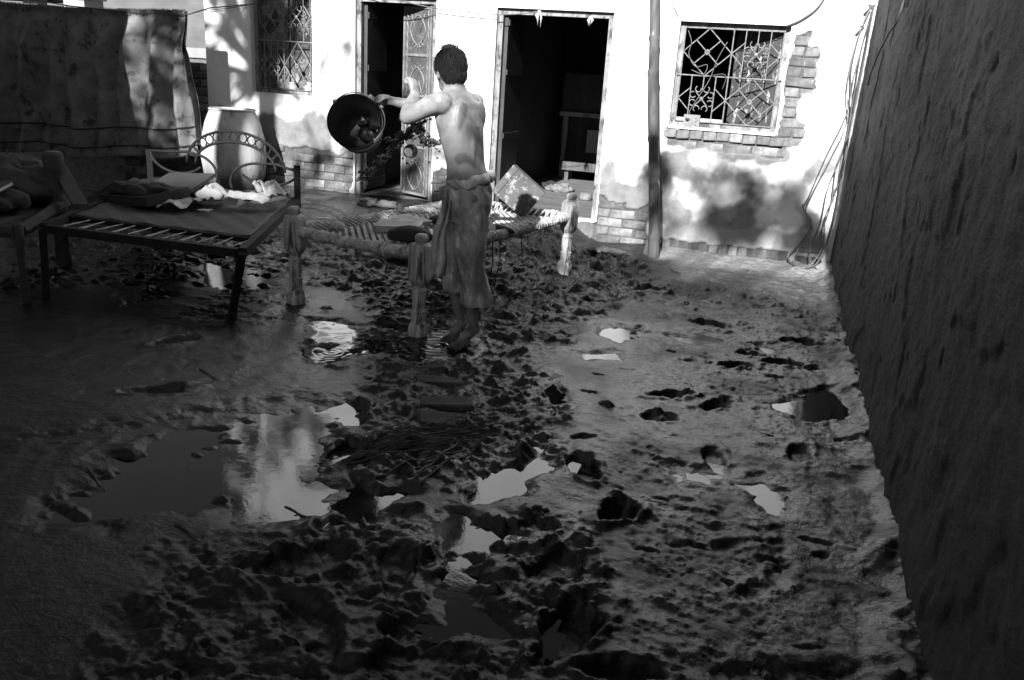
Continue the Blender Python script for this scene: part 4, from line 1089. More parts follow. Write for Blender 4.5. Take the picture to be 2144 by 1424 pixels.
def lump(name, loc, ax, m, lb, cat, seed=0, n=28, amp=.25, rz=0, fr=9.0):
    b = MB(); b.ell((0, 0, 0), ((ax[0], 0, 0), (0, ax[1], 0), (0, 0, ax[2])), n, n // 2); me_ = b.mesh(name, m, True)
    c = get_co(me_); q = 1 + amp * fbm(c[:, 0] * fr + seed * 3.3 + c[:, 2] * fr, c[:, 1] * fr + c[:, 2] * fr * .6, 4, 500 + seed) ; c *= q[:, None]
    c[:, 2] = np.maximum(c[:, 2], -ax[2] * .55); set_co(me_, c)
    o = link(name, me_, None, loc); o.rotation_euler.z = rz; tag(o, lb, cat); return o
p = on_bed(.72, .14, .05); lump('dark_cloth', p, (.16, .09, .06), 'black_cloth', 'heap of black wet cloth on the rope bed just behind the near leg', 'cloth', 1, rz=.3)
p = on_bed(.55, .52, .04); lump('bolster', p, (.2, .06, .05), 'sack', 'dark rolled bolster across the middle of the rope bed', 'bolster', 2, rz=.1, amp=.1)
p = on_bed(.8, .5, .03); lump('bolster', p, (.25, .05, .04), 'black_cloth', 'dark narrow roll beside the tin on the rope bed', 'bolster', 3, rz=-.1, amp=.1)
p = on_bed(.15, .12, .03); lump('rope_knot', p, (.05, .04, .03), 'rope', 'knot of rope near the left leg of the rope bed', 'rope', 4)
# square tin trunk lid standing on one corner
tt = thing('tin_trunk', 'dark flaking square tin trunk tipped on its corner on the rope bed', 'trunk', None, (-1.79, 6.15, .462)); tt.scale = (1.1, 1.1, 1.1)
ex_ = Vector((.79, .1, -.6)).normalized(); ez_ = Vector((.57, .14, .8)); ez_ = (ez_ - ex_ * ez_.dot(ex_)).normalized(); ey_ = ez_.cross(ex_)
Mt = Matrix((ex_, ey_, ez_)).transposed().to_4x4()
b = MB(); b.box((-.29, -.005, 0), (0, .0, .235), Mt); b.build('front_panel', 'tin', tt)
b = MB(); b.box((-.29, .001, 0), (0, .12, .004), Mt); b.box((-.29, .001, .231), (0, .12, .235), Mt); b.box((-.29, .001, .005), (-.286, .12, .23), Mt); b.box((-.004, .001, .005), (0, .12, .23), Mt); b.box((-.285, .116, .005), (-.005, .12, .23), Mt); b.build('body', 'tin_dark', tt)
b = MB(); b.box((-.29, -.012, 0), (-.245, -.0055, .235), Mt); b.build('lid_strip', 'tin', tt)
for k, (x_, y_, m_, lb) in enumerate(((-2.62, 9.75, 'black_cloth', 'dark crumpled heap on the floor along the wall inside the right doorway'), (-2.4, 9.6, 'sack_pale', 'pale crumpled rag beside the dark heap inside the right doorway'))):
    lump('rubbish', (x_, y_, .25), (.16, .1, .06), m_, lb, 'rubbish', 40 + k, n=36, amp=.8, fr=14)
lump('sack', (-2.92, 6.2, .06), (.33, .22, .07), 'sack_pale', 'crumpled pale sack lying in the mud under the rope bed', 'sack', 6, n=40, amp=.45)

# ------------------------------------------------------------------ metal bed
mb_ = thing('metal_bed', 'dark steel bed with an arched ringed headboard and bare foot end', 'bed')
FL, FR, BRt, BLf = Vector((-4.19, 3.95, .45)), Vector((-2.83, 4.02, .45)), Vector((-3.57, 5.83, .45)), Vector((-4.97, 5.83, .45))
def beam(a, b_, w=.045, h=.05):
    d = (b_ - a).normalized(); s = d.cross(Vector((0, 0, 1))).normalized() * w / 2; u = Vector((0, 0, h / 2)); V = []
    for q in (a, b_):
        V += [q - s - u, q + s - u, q + s + u, q - s + u]
    return V, [(3, 2, 1, 0), (4, 5, 6, 7), (0, 1, 5, 4), (1, 2, 6, 5), (2, 3, 7, 6), (3, 0, 4, 7)]
for a, c in ((FL, FR), (FR, BRt), (BRt, BLf), (BLf, FL)):
    d = (c - a).normalized() * .024; MB().add(*beam(a + d, c - d)).build('bed_rail', 'bed_metal', mb_)
for q, ft in ((FL, (-4.2, 3.93)), (FR, (-3.0, 4.12)), (BRt, (-3.57, 5.83)), (BLf, (-4.97, 5.83))):
    topz = .455 if q in (FL, FR) else .73
    MB().tube([(ft[0], ft[1], -.03), (q.x, q.y, .45 if q in (FL, FR) else topz)], .03, 4).build('bed_leg' if q in (FL, FR) else 'head_post', 'bed_metal', mb_)
bp = lambda s, t, dz=0: FL.lerp(FR, s).lerp(BLf.lerp(BRt, s), t) + Vector((0, 0, dz))
Pn = [[tuple(bp(.03 + .94 * i / 30, .19 + .8 * j / 40, .012 + .008 * math.sin(i * 1.1 + j * .7) * random.random() - .03 * math.sin(math.pi * i / 30) * math.sin(math.pi * j / 40))) for j in range(41)] for i in range(31)]
o = MB().sheet(Pn).build('woven_deck', 'bed_board', mb_, True); s_ = o.modifiers.new('t', 'SOLIDIFY'); s_.thickness = .008
MB().add(*beam(bp(.02, .185), bp(.98, .185), .03, .03)).build('cross_rail', 'bed_metal', mb_)
for i in range(11):
    s = .08 + .85 * i / 10; k = .05 + random.uniform(-.01, .02)
    MB().tube([bp(s, .01, .015), bp(s + k, .18, .005)], .0035, 5).build('cord', 'rope', mb_)
    if i % 2: MB().tube([bp(s + .02, .01, .015), bp(s + k - .005, .18, .005)], .003, 5).build('cord', 'rope', mb_)
HY = 5.83
hp = lambda s, z: (-4.95 + 1.39 * s, HY, z)
def pipe(pts, r=.011, nm='head_pipe'): MB().tube([hp(*q) for q in pts], r, 7).build(nm, 'bed_metal', mb_, True)
def garc(cs, cz, rs, rz, a0, a1, n=22): return [(cs + rs * math.cos(math.radians(a0 + (a1 - a0) * i / n)), cz + rz * math.sin(math.radians(a0 + (a1 - a0) * i / n))) for i in range(n + 1)]
pipe(garc(.585, .66, .33, .285, 180, 0)); pipe(garc(.585, .66, .27, .20, 180, 0))
for i in range(13):
    a = math.radians(22 + 136 * i / 12); cs, cz = .585 + .30 * math.cos(a), .66 + .243 * math.sin(a)
    MB().tube([hp(cs + .0265 * math.cos(k * math.pi / 6), cz + .036 * math.sin(k * math.pi / 6)) for k in range(12)], .006, 5, closed=True).build('ring', 'bed_metal', mb_, True)
pipe([(.0, .725), (.12, .73), (.26, .745)] + garc(.30, .57, .16, .165, 85, -25, 16))
pipe([(1.0, .68), (.92, .70), (.86, .72), (.8, .715)] + garc(.75, .54, .2, .17, 85, 200, 16))
pipe(garc(.19, .72, .19, .155, 180, 325)); pipe(garc(.8, .69, .2, .14, 215, 360))
# things on the metal bed
cs = thing('open_case', 'black open suitcase lying on the left side of the metal bed', 'case', None, (-4.3, 4.98, .485)); cs.rotation_euler = (.12, -.1, -.25); cs.scale = (.9, .9, .75)
b = MB(); b.box((-.3, -.2, 0), (.3, .2, .02)); b.box((-.3, -.2, .0205), (-.28, .2, .09)); b.box((.28, -.2, .0205), (.3, .2, .09)); b.box((-.279, -.2, .0205), (.279, -.185, .09)); b.box((-.279, .185, .0205), (.279, .2, .09)); b.build('tray', 'black_cloth', cs)
b = MB(); b.box((-.3, 0, 0), (.3, .03, .3), Matrix.Translation((0, .2, .05)) @ Matrix.Rotation(math.radians(-70), 4, 'X')); b.build('lid', 'black_cloth', cs)
lump('black_bundle', (-4.32, 4.98, .55), (.22, .14, .06), 'black_cloth', 'crumpled black clothes heaped in the open suitcase on the metal bed', 'clothes', 21, n=48, amp=.6, fr=12)
lump('white_cloth', (-4.02, 5.28, .53), (.2, .11, .075), 'cloth_pale', 'crumpled white cloth in the middle of the metal bed', 'cloth', 8, n=44, amp=.5, rz=-.2)
def paper(loc, w, d, rz, lb, crum=.03, seed=0):
    nA_ = 12; P_ = [[(w * (i / nA_ - .5), d * (j / nA_ - .5), crum * float(fbm(np.array([i * .2 + seed]), np.array([j * .2]), 3, seed)[0]) + crum * .7) for j in range(nA_ + 1)] for i in range(nA_ + 1)]
    o = MB().sheet(P_).build('paper_sheet', 'paper', None, True, loc); o.rotation_euler.z = rz
    s_ = o.modifiers.new('t', 'SOLIDIFY'); s_.thickness = .002; tag(o, lb, 'paper'); return o
paper((-4.0, 4.93, .475), .2, .2, .3, 'crumpled pale paper beside the black suitcase on the metal bed', .04, 1)
paper((-3.95, 5.1, .48), .22, .14, -.2, 'curled paper sheet in front of the white cloth on the metal bed', .05, 2)
paper((-3.62, 5.3, .49), .34, .22, .2, 'large torn paper near the right rail of the metal bed', .07, 3)
paper((-3.5, 5.36, .54), .28, .16, -.5, 'folded paper lying on top of the large torn paper', .09, 4)
paper((-3.76, 4.93, .47), .09, .06, .1, 'tiny paper scrap in the middle of the metal bed', .01, 5)

# ------------------------------------------------------------------ dark corner at the far left: another rope bed with bundles
c2 = thing('rope_cot', 'dark rope cot half out of the picture at the left, loaded with sacks', 'bed')
wrapped2 = lambda a, b_: MB().tube([tuple(Vector(a).lerp(Vector(b_), i / 90)) for i in range(91)], [.036 + .005 * ((i // 2) % 2) for i in range(91)], 8)
wrapped2((-5.4, 3.55, .45), (-4.22, 3.78, .45)).build('rope_wrapped_rail', 'sack', c2)
wrapped2((-4.7, 4.62, .45), (-5.9, 4.5, .45)).build('rope_wrapped_rail', 'sack', c2)
wrapped2((-4.22, 3.82, .45), (-4.7, 4.6, .45)).build('rope_wrapped_rail', 'sack', c2)
tall = MB().lathe([(.05, -.03), (.055, .05), (.045, .2), (.05, .35), (.06, .38), (.06, .5), (.045, .52), (.05, .6), (.045, .62), (.052, .66), (.06, .68), (.068, .7), (.068, .8), (.05, .82)], 12)
tm_ = tall.mesh('leg', 'sack', True)
tm2 = MB().lathe([(.022, -.03), (.026, .05), (.02, .2), (.024, .35), (.032, .38), (.032, .49), (.02, .5)], 12).mesh('leg', 'sack', True)
for k, q in enumerate(((-4.72, 4.6), (-4.22, 3.8), (-5.9, 4.5), (-5.4, 3.55))): link('leg', tm2 if k in (1, 3) else tm_, c2, (q[0], q[1], 0))
b = MB(); b.sheet([[(-5.9 + 1.15 * i / 8 + .06 * j, 4.5 - .85 * j / 6 - .0 * i, .44) for j in range(7)] for i in range(9)]); o = b.build('rope_webbing', 'sack', c2); o.modifiers.new('t', 'SOLIDIFY').thickness = .02
lump('sack', (-5.12, 4.62, .58), (.45, .28, .17), 'sack', 'bulging dark sack on top of the cot at the far left', 'sack', 11, n=64, amp=.38, fr=8)
lump('sack', (-4.92, 4.2, .52), (.3, .2, .1), 'black_cloth', 'black bundle under the bulging sack at the far left', 'sack', 12, n=48, amp=.4, fr=9)
book('book', (-4.78, 4.12, .6), (.24, .2, .03), .2, 'sack', 'dark book lying on the black bundle at the far left', (.2, -.1))
o = MB().add(*beam(Vector((-4.8, 4.72, .70)), Vector((-4.42, 4.5, .49)), .1, .025)).build('plank', 'sack'); tag(o, 'loose dark plank leaning between the cot post and the metal bed', 'plank')

# ================================================================== THE MAN
MO = Vector((-1.607, 4.392, 0.0)); MF = Vector((-0.344, 0.939, 0)); MR = Vector((0.939, 0.344, 0))
def ml(r, f, z): return MO + MR * r + MF * f + Vector((0, 0, z))
def mdir(r, f, z): return (MR * r + MF * f + Vector((0, 0, z))).normalized()
man = thing('person', 'bare-chested person in rolled muddy trousers, back turned, flinging mud from a bucket', 'person', None, MO)
def rel(v): return Vector(v) - MO
FACE = (-0.83, 0.56); SH = (-0.56, -0.83)     # chest direction, direction of the left shoulder (r, f)
bd = MB()
def tring(c, w, d, n=24, tw=0.0):
    ca, sa = math.cos(tw), math.sin(tw)
    fx_, ff_ = FACE[0] * ca - FACE[1] * sa, FACE[0] * sa + FACE[1] * ca
    sx_, sf_ = SH[0] * ca - SH[1] * sa, SH[0] * sa + SH[1] * ca
    R_ = []
    for k in range(n):
        a = 2 * math.pi * k / n; x_ = math.cos(a); y_ = math.sin(a)
        y_ = math.copysign(abs(y_) ** .85, y_); x_ = math.copysign(abs(x_) ** .9, x_)
        R_.append(rel(ml(c[0] + sx_ * w * x_ + fx_ * d * y_, c[1] + sf_ * w * x_ + ff_ * d * y_, c[2])))
    return R_
bd.loft([tring(c, w, d) for c, w, d in [((0, 0, .84), .14, .105), ((-.002, 0, .92), .14, .105), ((-.008, .0, .98), .13, .098), ((-.018, 0, 1.04), .126, .09), ((-.03, 0, 1.1), .133, .093), ((-.045, 0, 1.17), .146, .1),
        ((-.058, 0, 1.24), .158, .106), ((-.07, 0, 1.31), .165, .104), ((-.078, 0, 1.36), .158, .092), ((-.085, .005, 1.395), .115, .075), ((-.092, .01, 1.42), .07, .06), ((-.1, .018, 1.46), .052, .054), ((-.11, .03, 1.5), .05, .052)]])
def ax3(d, up=(0, 0, 1)):
    d = Vector(d).normalized(); u = Vector(up); s_ = d.cross(u).normalized(); return d, s_, s_.cross(d)
def body_ell(c, d, a, b_, c_, up=(0, 0, 1), mb=None):
    D, S_, U_ = ax3(d, up); (mb or bd).ell(rel(c), (D * a, S_ * b_, U_ * c_), 18, 12)
# shoulder blades, spine muscles, shoulders
backd = mdir(-FACE[0], -FACE[1], 0)
def torso(s, d, z, cx): return ml(cx[0] + SH[0] * s + FACE[0] * d, cx[1] + SH[1] * s + FACE[1] * d, z)
for s_ in (-1, 1):
    body_ell(torso(s_ * .085, -.078, 1.29, (-.065, 0)), backd, .017, .058, .085)
    body_ell(torso(s_ * .035, -.075, 1.08, (-.03, 0)), backd, .022, .03, .15)
    body_ell(torso(s_ * (.15 if s_ > 0 else .13), -.005, 1.355 if s_ > 0 else 1.33, (-.075, 0)), backd, .055, .053, .058)
    body_ell(torso(s_ * .085, -.015, 1.38, (-.08, 0)), mdir(s_ * SH[0], s_ * SH[1], -.45), .085, .05, .034)
def limb(pts, rs, k=5, n=14):
    P_ = smooth_path([rel(p) for p in pts], k); m = len(rs) - 1; R_ = []
    for i in range(len(P_)):
        t = i / (len(P_) - 1) * m; a = min(int(t), m - 1); R_.append(rs[a] + (rs[a + 1] - rs[a]) * (t - a))
    bd.tube(P_, R_, n)
    bd.ell(P_[0], [(R_[0], 0, 0), (0, R_[0], 0), (0, 0, R_[0])], 12, 8); bd.ell(P_[-1], [(R_[-1], 0, 0), (0, R_[-1], 0), (0, 0, R_[-1])], 12, 8)
# near (left) arm: elbow out to the left, forearm up
Lsh, Lel, Lwr = ml(-.168, -.13, 1.36), ml(-.345, -.03, 1.268), ml(-.315, .13, 1.375)
limb([Lsh, Lsh.lerp(Lel, .35) + Vector((0, 0, .004)), Lsh.lerp(Lel, .75), Lel], [.056, .053, .046, .041])
limb([Lel, Lel.lerp(Lwr, .3), Lel.lerp(Lwr, .7), Lwr], [.041, .046, .039, .029])
# far (right) arm stretched out to the bucket
Rsh, Rel, Rwr = ml(.02, .13, 1.36), ml(-.21, .24, 1.30), ml(-.44, .20, 1.335)
limb([Rsh, Rsh.lerp(Rel, .4), Rsh.lerp(Rel, .8), Rel], [.05, .046, .04, .036])
limb([Rel, Rel.lerp(Rwr, .3), Rel.lerp(Rwr, .7), Rwr], [.037, .04, .032, .025])
def fist(wr, d, n, side, curl=1.0):
    """palm along d, fingers curl towards n, thumb leaves the palm on 'side'"""
    d = d.normalized(); n = (n - d * n.dot(d)).normalized(); s_ = d.cross(n).normalized() * side
    w0 = rel(wr)
    bd.ell(w0 + d * .045, (d * .052, s_ * .044, n * .023), 14, 10); bd.ell(w0 + d * .075 + n * .018, (d * .024, s_ * .036, n * .018), 12, 8)
    bd.tube([w0 - d * .01, w0 + d * .03], [.026, .026], 10)
    for k, L in enumerate((.92, 1.0, .95, .78)):
        o_ = s_ * (.030 - .0205 * k)
        p0 = w0 + d * .078 + o_; p1 = p0 + d * .026 * L + n * .022 * curl; p2 = p1 + n * .024 * L - d * .008; p3 = p2 - d * .024 * L - n * .004
        bd.tube([p0 - d * .02, p0, p1, p2, p3], [.0105, .0105, .0098, .009, .0078], 8)
        bd.ell(p3, [(.0078, 0, 0), (0, .0078, 0), (0, 0, .0078)], 8, 6)
    t0 = w0 + d * .025 + s_ * .034; t1 = t0 + d * .028 + s_ * .012 + n * .018; t2 = t1 + d * .022 - s_ * .018 + n * .02
    bd.tube([w0 + d * .012 + s_ * .02, t0, t1, t2], [.014, .0135, .0115, .009], 8); bd.ell(t2, [(.009, 0, 0), (0, .009, 0), (0, 0, .009)], 8, 6)
fist(Rwr, mdir(-1, -.05, .12), mdir(-.25, -.55, -.75), 1)
fist(Lwr, mdir(-.15, .3, .95), mdir(-.8, .35, -.1), -1)
# head: turned away to the left and down
HC = ml(-.125, .05, 1.52); HD = mdir(-.42, .86, -.28); hD, hS, hU = ax3(HD)
bd.ell(rel(HC), (hD * .094, hS * .074, hU * .105), 22, 16)
bd.ell(rel(HC) + hD * .04 - hU * .06, (hD * .052, hS * .055, hU * .055), 16, 12)          # jaw
bd.ell(rel(HC) + hD * .082 - hU * .095, (hD * .02, hS * .025, hU * .018), 10, 8)          # chin
bd.ell(rel(HC) + hD * .1 - hU * .035, (hD * .017, hS * .013, hU * .026), 10, 8)           # nose
bd.ell(rel(HC) + hD * .088 - hU * .068, (hD * .014, hS * .024, hU * .008), 10, 6)         # mouth
for s_ in (-1, 1):
    bd.ell(rel(HC) + hD * .087 + hS * s_ * .032 + hU * .006, (hD * .012, hS * .024, hU * .009), 10, 6)   # brows
    bd.ell(rel(HC) + hD * .084 + hS * s_ * .031 - hU * .01, (hD * .01, hS * .013, hU * .009), 8, 6)      # eyes
    bd.ell(rel(HC) - hD * .008 + hS * s_ * .077 - hU * .022, (hD * .019, hS * .008, hU * .031), 10, 8)   # ears
# legs and feet, up on the toes
hipN, kneN, ankN = ml(.03, -.07, .86), ml(.035, -.07, .5), ml(.058, -.015, .15)
hipF, kneF, ankF = ml(-.02, .08, .86), ml(-.07, .05, .5), ml(-.022, .07, .165)
limb([hipN, kneN, ml(.06, -.03, .33), ankN], [.08, .055, .05, .034]); limb([hipF, kneF, ml(-.045, .075, .33), ankF], [.08, .055, .05, .034])
def foot(an, heel, ball, toe):
    limb([an, an.lerp(heel, .6)], [.034, .03], 3); limb([heel, heel.lerp(ball, .5) + Vector((0, 0, .012)), ball], [.029, .032, .033], 4)
    body_ell(ball, (toe - ball), .045, .043, .02)
    d = (toe - ball).normalized(); s_ = d.cross(Vector((0, 0, 1))).normalized()
    for k in range(5):
        o_ = s_ * (.034 - .017 * k); L = .05 - .006 * abs(k - .7)
        limb([ball + o_ + d * .02, ball + o_ * 1.08 + d * (.02 + L)], [.012 if k else .015, .0095 if k else .012], 2, 8)
foot(ankN, ml(.082, .0, .085), ml(.0, -.11, .022), ml(-.04, -.16, .01)); foot(ankF, ml(.005, .085, .085), ml(-.05, .015, .022), ml(-.075, -.02, .01))
bme = remesh(bd, 0.0055, 11, .5); bme.name = 'body'; bme.materials.clear(); bme.materials.append(MATS['skin'])
co = get_co(bme); mz = np.maximum(sstep(.085, .02, co[:, 2] + .03 * fbm(co[:, 0] * 25, co[:, 1] * 25 + co[:, 2] * 20, 3, 1)), .55 * sstep(.12, .45, fbm(co[:, 0] * 16 + 3, co[:, 2] * 13 + co[:, 1] * 9, 4, 77)) * sstep(1.05, .95, co[:, 2]))
mz = np.maximum(mz, (.35 + .3 * sstep(1.15, 1.05, co[:, 2])) * sstep(.12, .45, fbm(co[:, 0] * 12 + 9, co[:, 2] * 12 + co[:, 1] * 7, 4, 78)))  # mud patches, heavier on the lower back to paint in its shade
at = bme.attributes.new('mud', 'FLOAT', 'POINT'); at.data.foreach_set('value', np.ascontiguousarray(mz, np.float32))
bme.shade_smooth(); link('body', bme, man)
# hair
hr = MB(); hr.ell(rel(HC) - hD * .016 + hU * .022, (hD * .094, hS * .083, hU * .102), 26, 20)
hr.ell(rel(HC) - hD * .05 - hU * .03, (hD * .05, hS * .068, hU * .06), 18, 12)
hm = remesh(hr, .006, 3); hm.materials.clear(); hm.materials.append(MATS['hair']); hm.name = 'hair'
co = get_co(hm); no = get_no(hm); co += no * (.0012 * fbm(co[:, 0] * 60 + co[:, 2] * 10, co[:, 1] * 60 + co[:, 2] * 12, 3, 4))[:, None]; set_co(hm, co); hm.shade_smooth()
ho = link('hair', hm, man)
tf = MB(); idx = RNG.integers(0, len(co), 7000)
for i in idx:
    p = Vector(co[i]); nrm = Vector(no[i]); fl = (hD * .8 + hU * .1) if nrm.dot(hU) > .75 else -hU; fl = (fl - nrm * fl.dot(nrm)).normalized(); g = (fl + nrm * (.22 if nrm.dot(hU) < .75 else .55) + Vector((random.gauss(0, .16), random.gauss(0, .16), random.gauss(0, .16)))).normalized()
    if nrm.dot(hD) > .6: continue
    L = random.uniform(.018, .036)
    q = p + g * L; sd = g.orthogonal() * .0011
    tf.add([p - sd, p + sd, q], [(0, 1, 2)])
kind(tf.build('hair_tufts', 'hair', ho), 'stuff')
# trousers
tr_ = MB()
def ering(c, a, b_, n=26): return [rel(ml(c[0] + a * math.cos(2 * math.pi * k / n), c[1] + b_ * math.sin(2 * math.pi * k / n), c[2])) for k in range(n)]
tr_.loft([ering(c, a, b_) for c, a, b_ in [((.0, 0, .955), .118, .135), ((.005, 0, .92), .13, .148), ((.01, 0, .86), .132, .155), ((.008, 0, .78), .125, .15), ((.0, 0, .72), .115, .14)]])
tr_.loft([ering(c, a, b_) for c, a, b_ in [((.025, -.055, .84), .1, .1), ((.03, -.06, .7), .096, .098), ((.03, -.062, .6), .086, .09), ((.036, -.06, .51), .077, .085), ((.055, -.05, .42), .077, .084), ((.074, -.035, .33), .084, .088), ((.084, -.028, .24), .092, .094)]])
tr_.loft([ering(c, a, b_) for c, a, b_ in [((-.025, .07, .84), .095, .095), ((-.04, .07, .7), .09, .092), ((-.055, .065, .58), .082, .085), ((-.062, .06, .47), .074, .08), ((-.058, .06, .37), .066, .075), ((-.052, .062, .3), .063, .072)]])
tm = remesh(tr_, .0075, 5); tm.name = 'trousers'; tm.materials.clear(); tm.materials.append(MATS['trousers'])
co = get_co(tm); no = get_no(tm)
rr_ = co[:, 0] * MR.x + co[:, 1] * MR.y; ff_ = co[:, 0] * MF.x + co[:, 1] * MF.y; zz_ = co[:, 2]
dia = zz_ * 1.0 + rr_ * 1.4
fold = .018 * fbm(rr_ * 7 + ff_ * 9 + 3, dia * 13, 3, 21) + -.018 * (ridged(rr_ * 5 + ff_ * 6, zz_ * 6 - rr_ * 9, 3, 23) - .45) + .004 * fbm(rr_ * 40 + ff_ * 40, zz_ * 30, 2, 25)
fold = .45 * fold + .011 * (ridged(rr_ * 11 + ff_ * 9 + 1.5 * zz_, zz_ * 2.2 + rr_ * 2, 3, 27) - .45)
fold += .007 * np.sin((np.arctan2(ff_, rr_) * 9) + zz_ * 12) * sstep(.78, .93, zz_)
co += no * fold[:, None]
hem = sstep(.36, .27, zz_); co += no * (hem * .006 * np.sin(np.arctan2(ff_ + .03, rr_ - .08) * 5))[:, None]; set_co(tm, co); tm.shade_smooth()
link('trousers', tm, man)
wr_ = []
for i in range(64):
    a = 2 * math.pi * i / 64; wr_.append(rel(ml(.003 + .124 * math.cos(a), .138 * math.sin(a), .945 + .028 * math.cos(a) + .006 * math.sin(a * 5))))
wt = MB()
for k in range(3):
    wt.tube([p + Vector((0, 0, .017 * math.cos(i * .55 + 2.1 * k))) + (p - rel(ml(0, 0, p.z))).normalized() * .011 * math.sin(i * .55 + 2.1 * k) for i, p in enumerate(wr_)], [.015 + .005 * math.sin(i * .8 + k) for i in range(64)], 9, closed=True)
wt.ell(rel(ml(-.115, -.06, .895)), ((.05, 0, 0), (0, .045, 0), (0, 0, .033)), 14, 10); wt.ell(rel(ml(.06, -.12, .965)), ((.06, 0, 0), (0, .03, 0), (0, 0, .028)), 14, 10)
wmz = remesh(wt, .006, 3); wmz.name = 'waist_cloth'; wmz.materials.clear(); wmz.materials.append(MATS['trousers']); wmz.shade_smooth(); link('waist_cloth', wmz, man)
Fl = []
for i in range(26):
    t = i / 25; c = rel(ml(-.118 - .04 * t + .008 * math.sin(t * 9), -.09 - .01 * t, .89 - .47 * t)); w = .022 + .022 * t
    Fl.append([c + MR * (w * (j / 8 - .5) * 2) + MF * (.018 * math.sin(j * 1.3 + t * 4)) + Vector((0, 0, -.03 * t * (1 - j / 8))) for j in range(9)])
o = MB().sheet(Fl).build('loose_tail', 'trousers', man, True); o.modifiers.new('t', 'SOLIDIFY').thickness = .006

# ------------------------------------------------------------------ bucket, held by its wire bail
BC = ml(-.645, .12, 1.222); bax = mdir(.03, .93, -.34)
bk = thing('bucket', 'dark battered metal bucket swung up by its wire handle, mouth towards the viewer', 'bucket', None, BC)
q_ = bax.to_track_quat('Z', 'Y').to_matrix().to_4x4()
b = MB(); b.lathe([(.150, -.004), (.154, .0), (.154, .012), (.147, .014), (.145, .05), (.149, .055), (.149, .065), (.143, .07), (.125, .2), (.129, .205), (.129, .215), (.122, .22), (.112, .265), (.1, .27), (.0, .262), (.0, .255), (.108, .255), (.12, .2), (.14, .06), (.144, .0)], 40, q_, closed=True); b.build('shell', 'bucket', bk, True)
hand = Rwr + mdir(-1, -.05, .12) * .09 + mdir(-.25, -.55, -.75) * .022
hv = (hand - BC); pv = bax.cross(hv).normalized()
pts = []
for i in range(25):
    a = math.pi * i / 24; pts.append(pv * (.156 * math.cos(a)) + hv * (math.sin(a) ** .8))
MB().tube(pts, .0035, 6).build('bail', 'iron', bk, True)
MB().tube([hv + pv * .05, hv - pv * .05], .011, 8).build('grip', 'wood_pale', bk, True)
for s_ in (-1, 1): MB().ell(pv * (s_ * .155) + bax * .01, ((.016, 0, 0), (0, .01, 0), (0, 0, .016)), 8, 6).build('lug', 'bucket', bk, True)
mm = MB()
for k in range(16):
    a = random.uniform(-1.0, .35); r_ = random.uniform(.03, .11); z_ = random.uniform(.06, .2)
    p = q_ @ Vector((0, 0, z_)); side = (MR * math.cos(a) + Vector((0, 0, 1)) * math.sin(a)) * r_
    mm.ell(p + side * .9, [Vector((random.uniform(.02, .045), 0, 0)), Vector((0, random.uniform(.02, .04), 0)), Vector((0, 0, random.uniform(.01, .025)))], 10, 7)
def gloop(mb, vox, amp, fr, nm):
    m_ = remesh(mb, vox, 2); m_.name = nm; m_.materials.clear(); m_.materials.append(MATS['wet_mud']); c = get_co(m_); n_ = get_no(m_)
    c += n_ * (amp * fbm(c[:, 0] * fr + c[:, 2] * fr * .5, c[:, 1] * fr + c[:, 2] * fr, 4, 9))[:, None]; set_co(m_, c); m_.shade_smooth(); return m_
o = link('mud_lump', gloop(mm, .006, .045, 26, 'mud_lump'), None, BC); tag(o, 'wet mud sliding about inside the swung bucket', 'mud')
# mud and a cup flying through the air
sp = MB(); path = [(-2.55, 5.0, .80), (-2.48, 5.0, .90), (-2.36, 5.0, 1.01), (-2.27, 5.0, 1.10), (-2.19, 5.0, 1.165), (-2.10, 5.0, 1.08), (-1.97, 5.0, 1.11)]
pp_ = smooth_path(path, 16)
for i, p in enumerate(pp_):
    tg = (Vector(pp_[min(i + 1, len(pp_) - 1)]) - Vector(pp_[max(i - 1, 0)])).normalized()
    for k in range(3):
        c = Vector(p) + Vector((random.gauss(0, .011), random.gauss(0, .03), random.gauss(0, .011))); r_ = random.uniform(.003, .008) * (1.35 if -2.32 < p[0] < -2.1 else .8)
        d_ = (tg + Vector((random.gauss(0, .35), random.gauss(0, .3), random.gauss(0, .35)))).normalized(); o1 = d_.orthogonal().normalized()
        sp.ell(c, (d_ * r_ * random.uniform(1.5, 4.5), o1 * r_, d_.cross(o1) * r_ * .8), 8, 6)
for k in range(46):
    i = random.randrange(0, len(pp_) - 1); c = Vector(pp_[i]) + Vector((random.gauss(0, .014), random.gauss(0, .04), random.gauss(0, .014))); d_ = Vector((-.75 + random.gauss(0, .25), random.gauss(0, .2), -.6 + random.gauss(0, .35))).normalized() * random.uniform(.03, .09)
    sp.tube([c, c + d_ * .5 + Vector((0, 0, .006)), c + d_], [.0055, .005, .0015], 6)
for k in range(24):
    c = Vector((random.uniform(-2.6, -1.95), 5 + random.gauss(0, .08), random.uniform(.78, 1.2))); r_ = random.uniform(.002, .006); sp.ell(c, ((r_, 0, 0), (0, r_, 0), (0, 0, r_)), 6, 4)
for (a_, b_) in (((-2.2, 5, 1.15), (-2.33, 5, 1.2)), ((-2.15, 5, 1.05), (-2.02, 5.0, 1.02)), ((-2.3, 5, 1.05), (-2.45, 5, 1.06)), ((-2.5, 5, .86), (-2.62, 5, .78)), ((-2.18, 5, 1.15), (-2.1, 5, 1.22))):
    sp.tube(smooth_path([a_, tuple((Vector(a_) + Vector(b_)) / 2 + Vector((0, 0, .02))), b_], 5), [.008, .008, .008, .008, .007, .006, .006, .005, .004, .003, .002], 6)
tag(link('flying_mud', gloop(sp, .0045, .018, 45, 'flying_mud')), 'splash of dark mud in mid-air in front of the left doorway', 'mud')
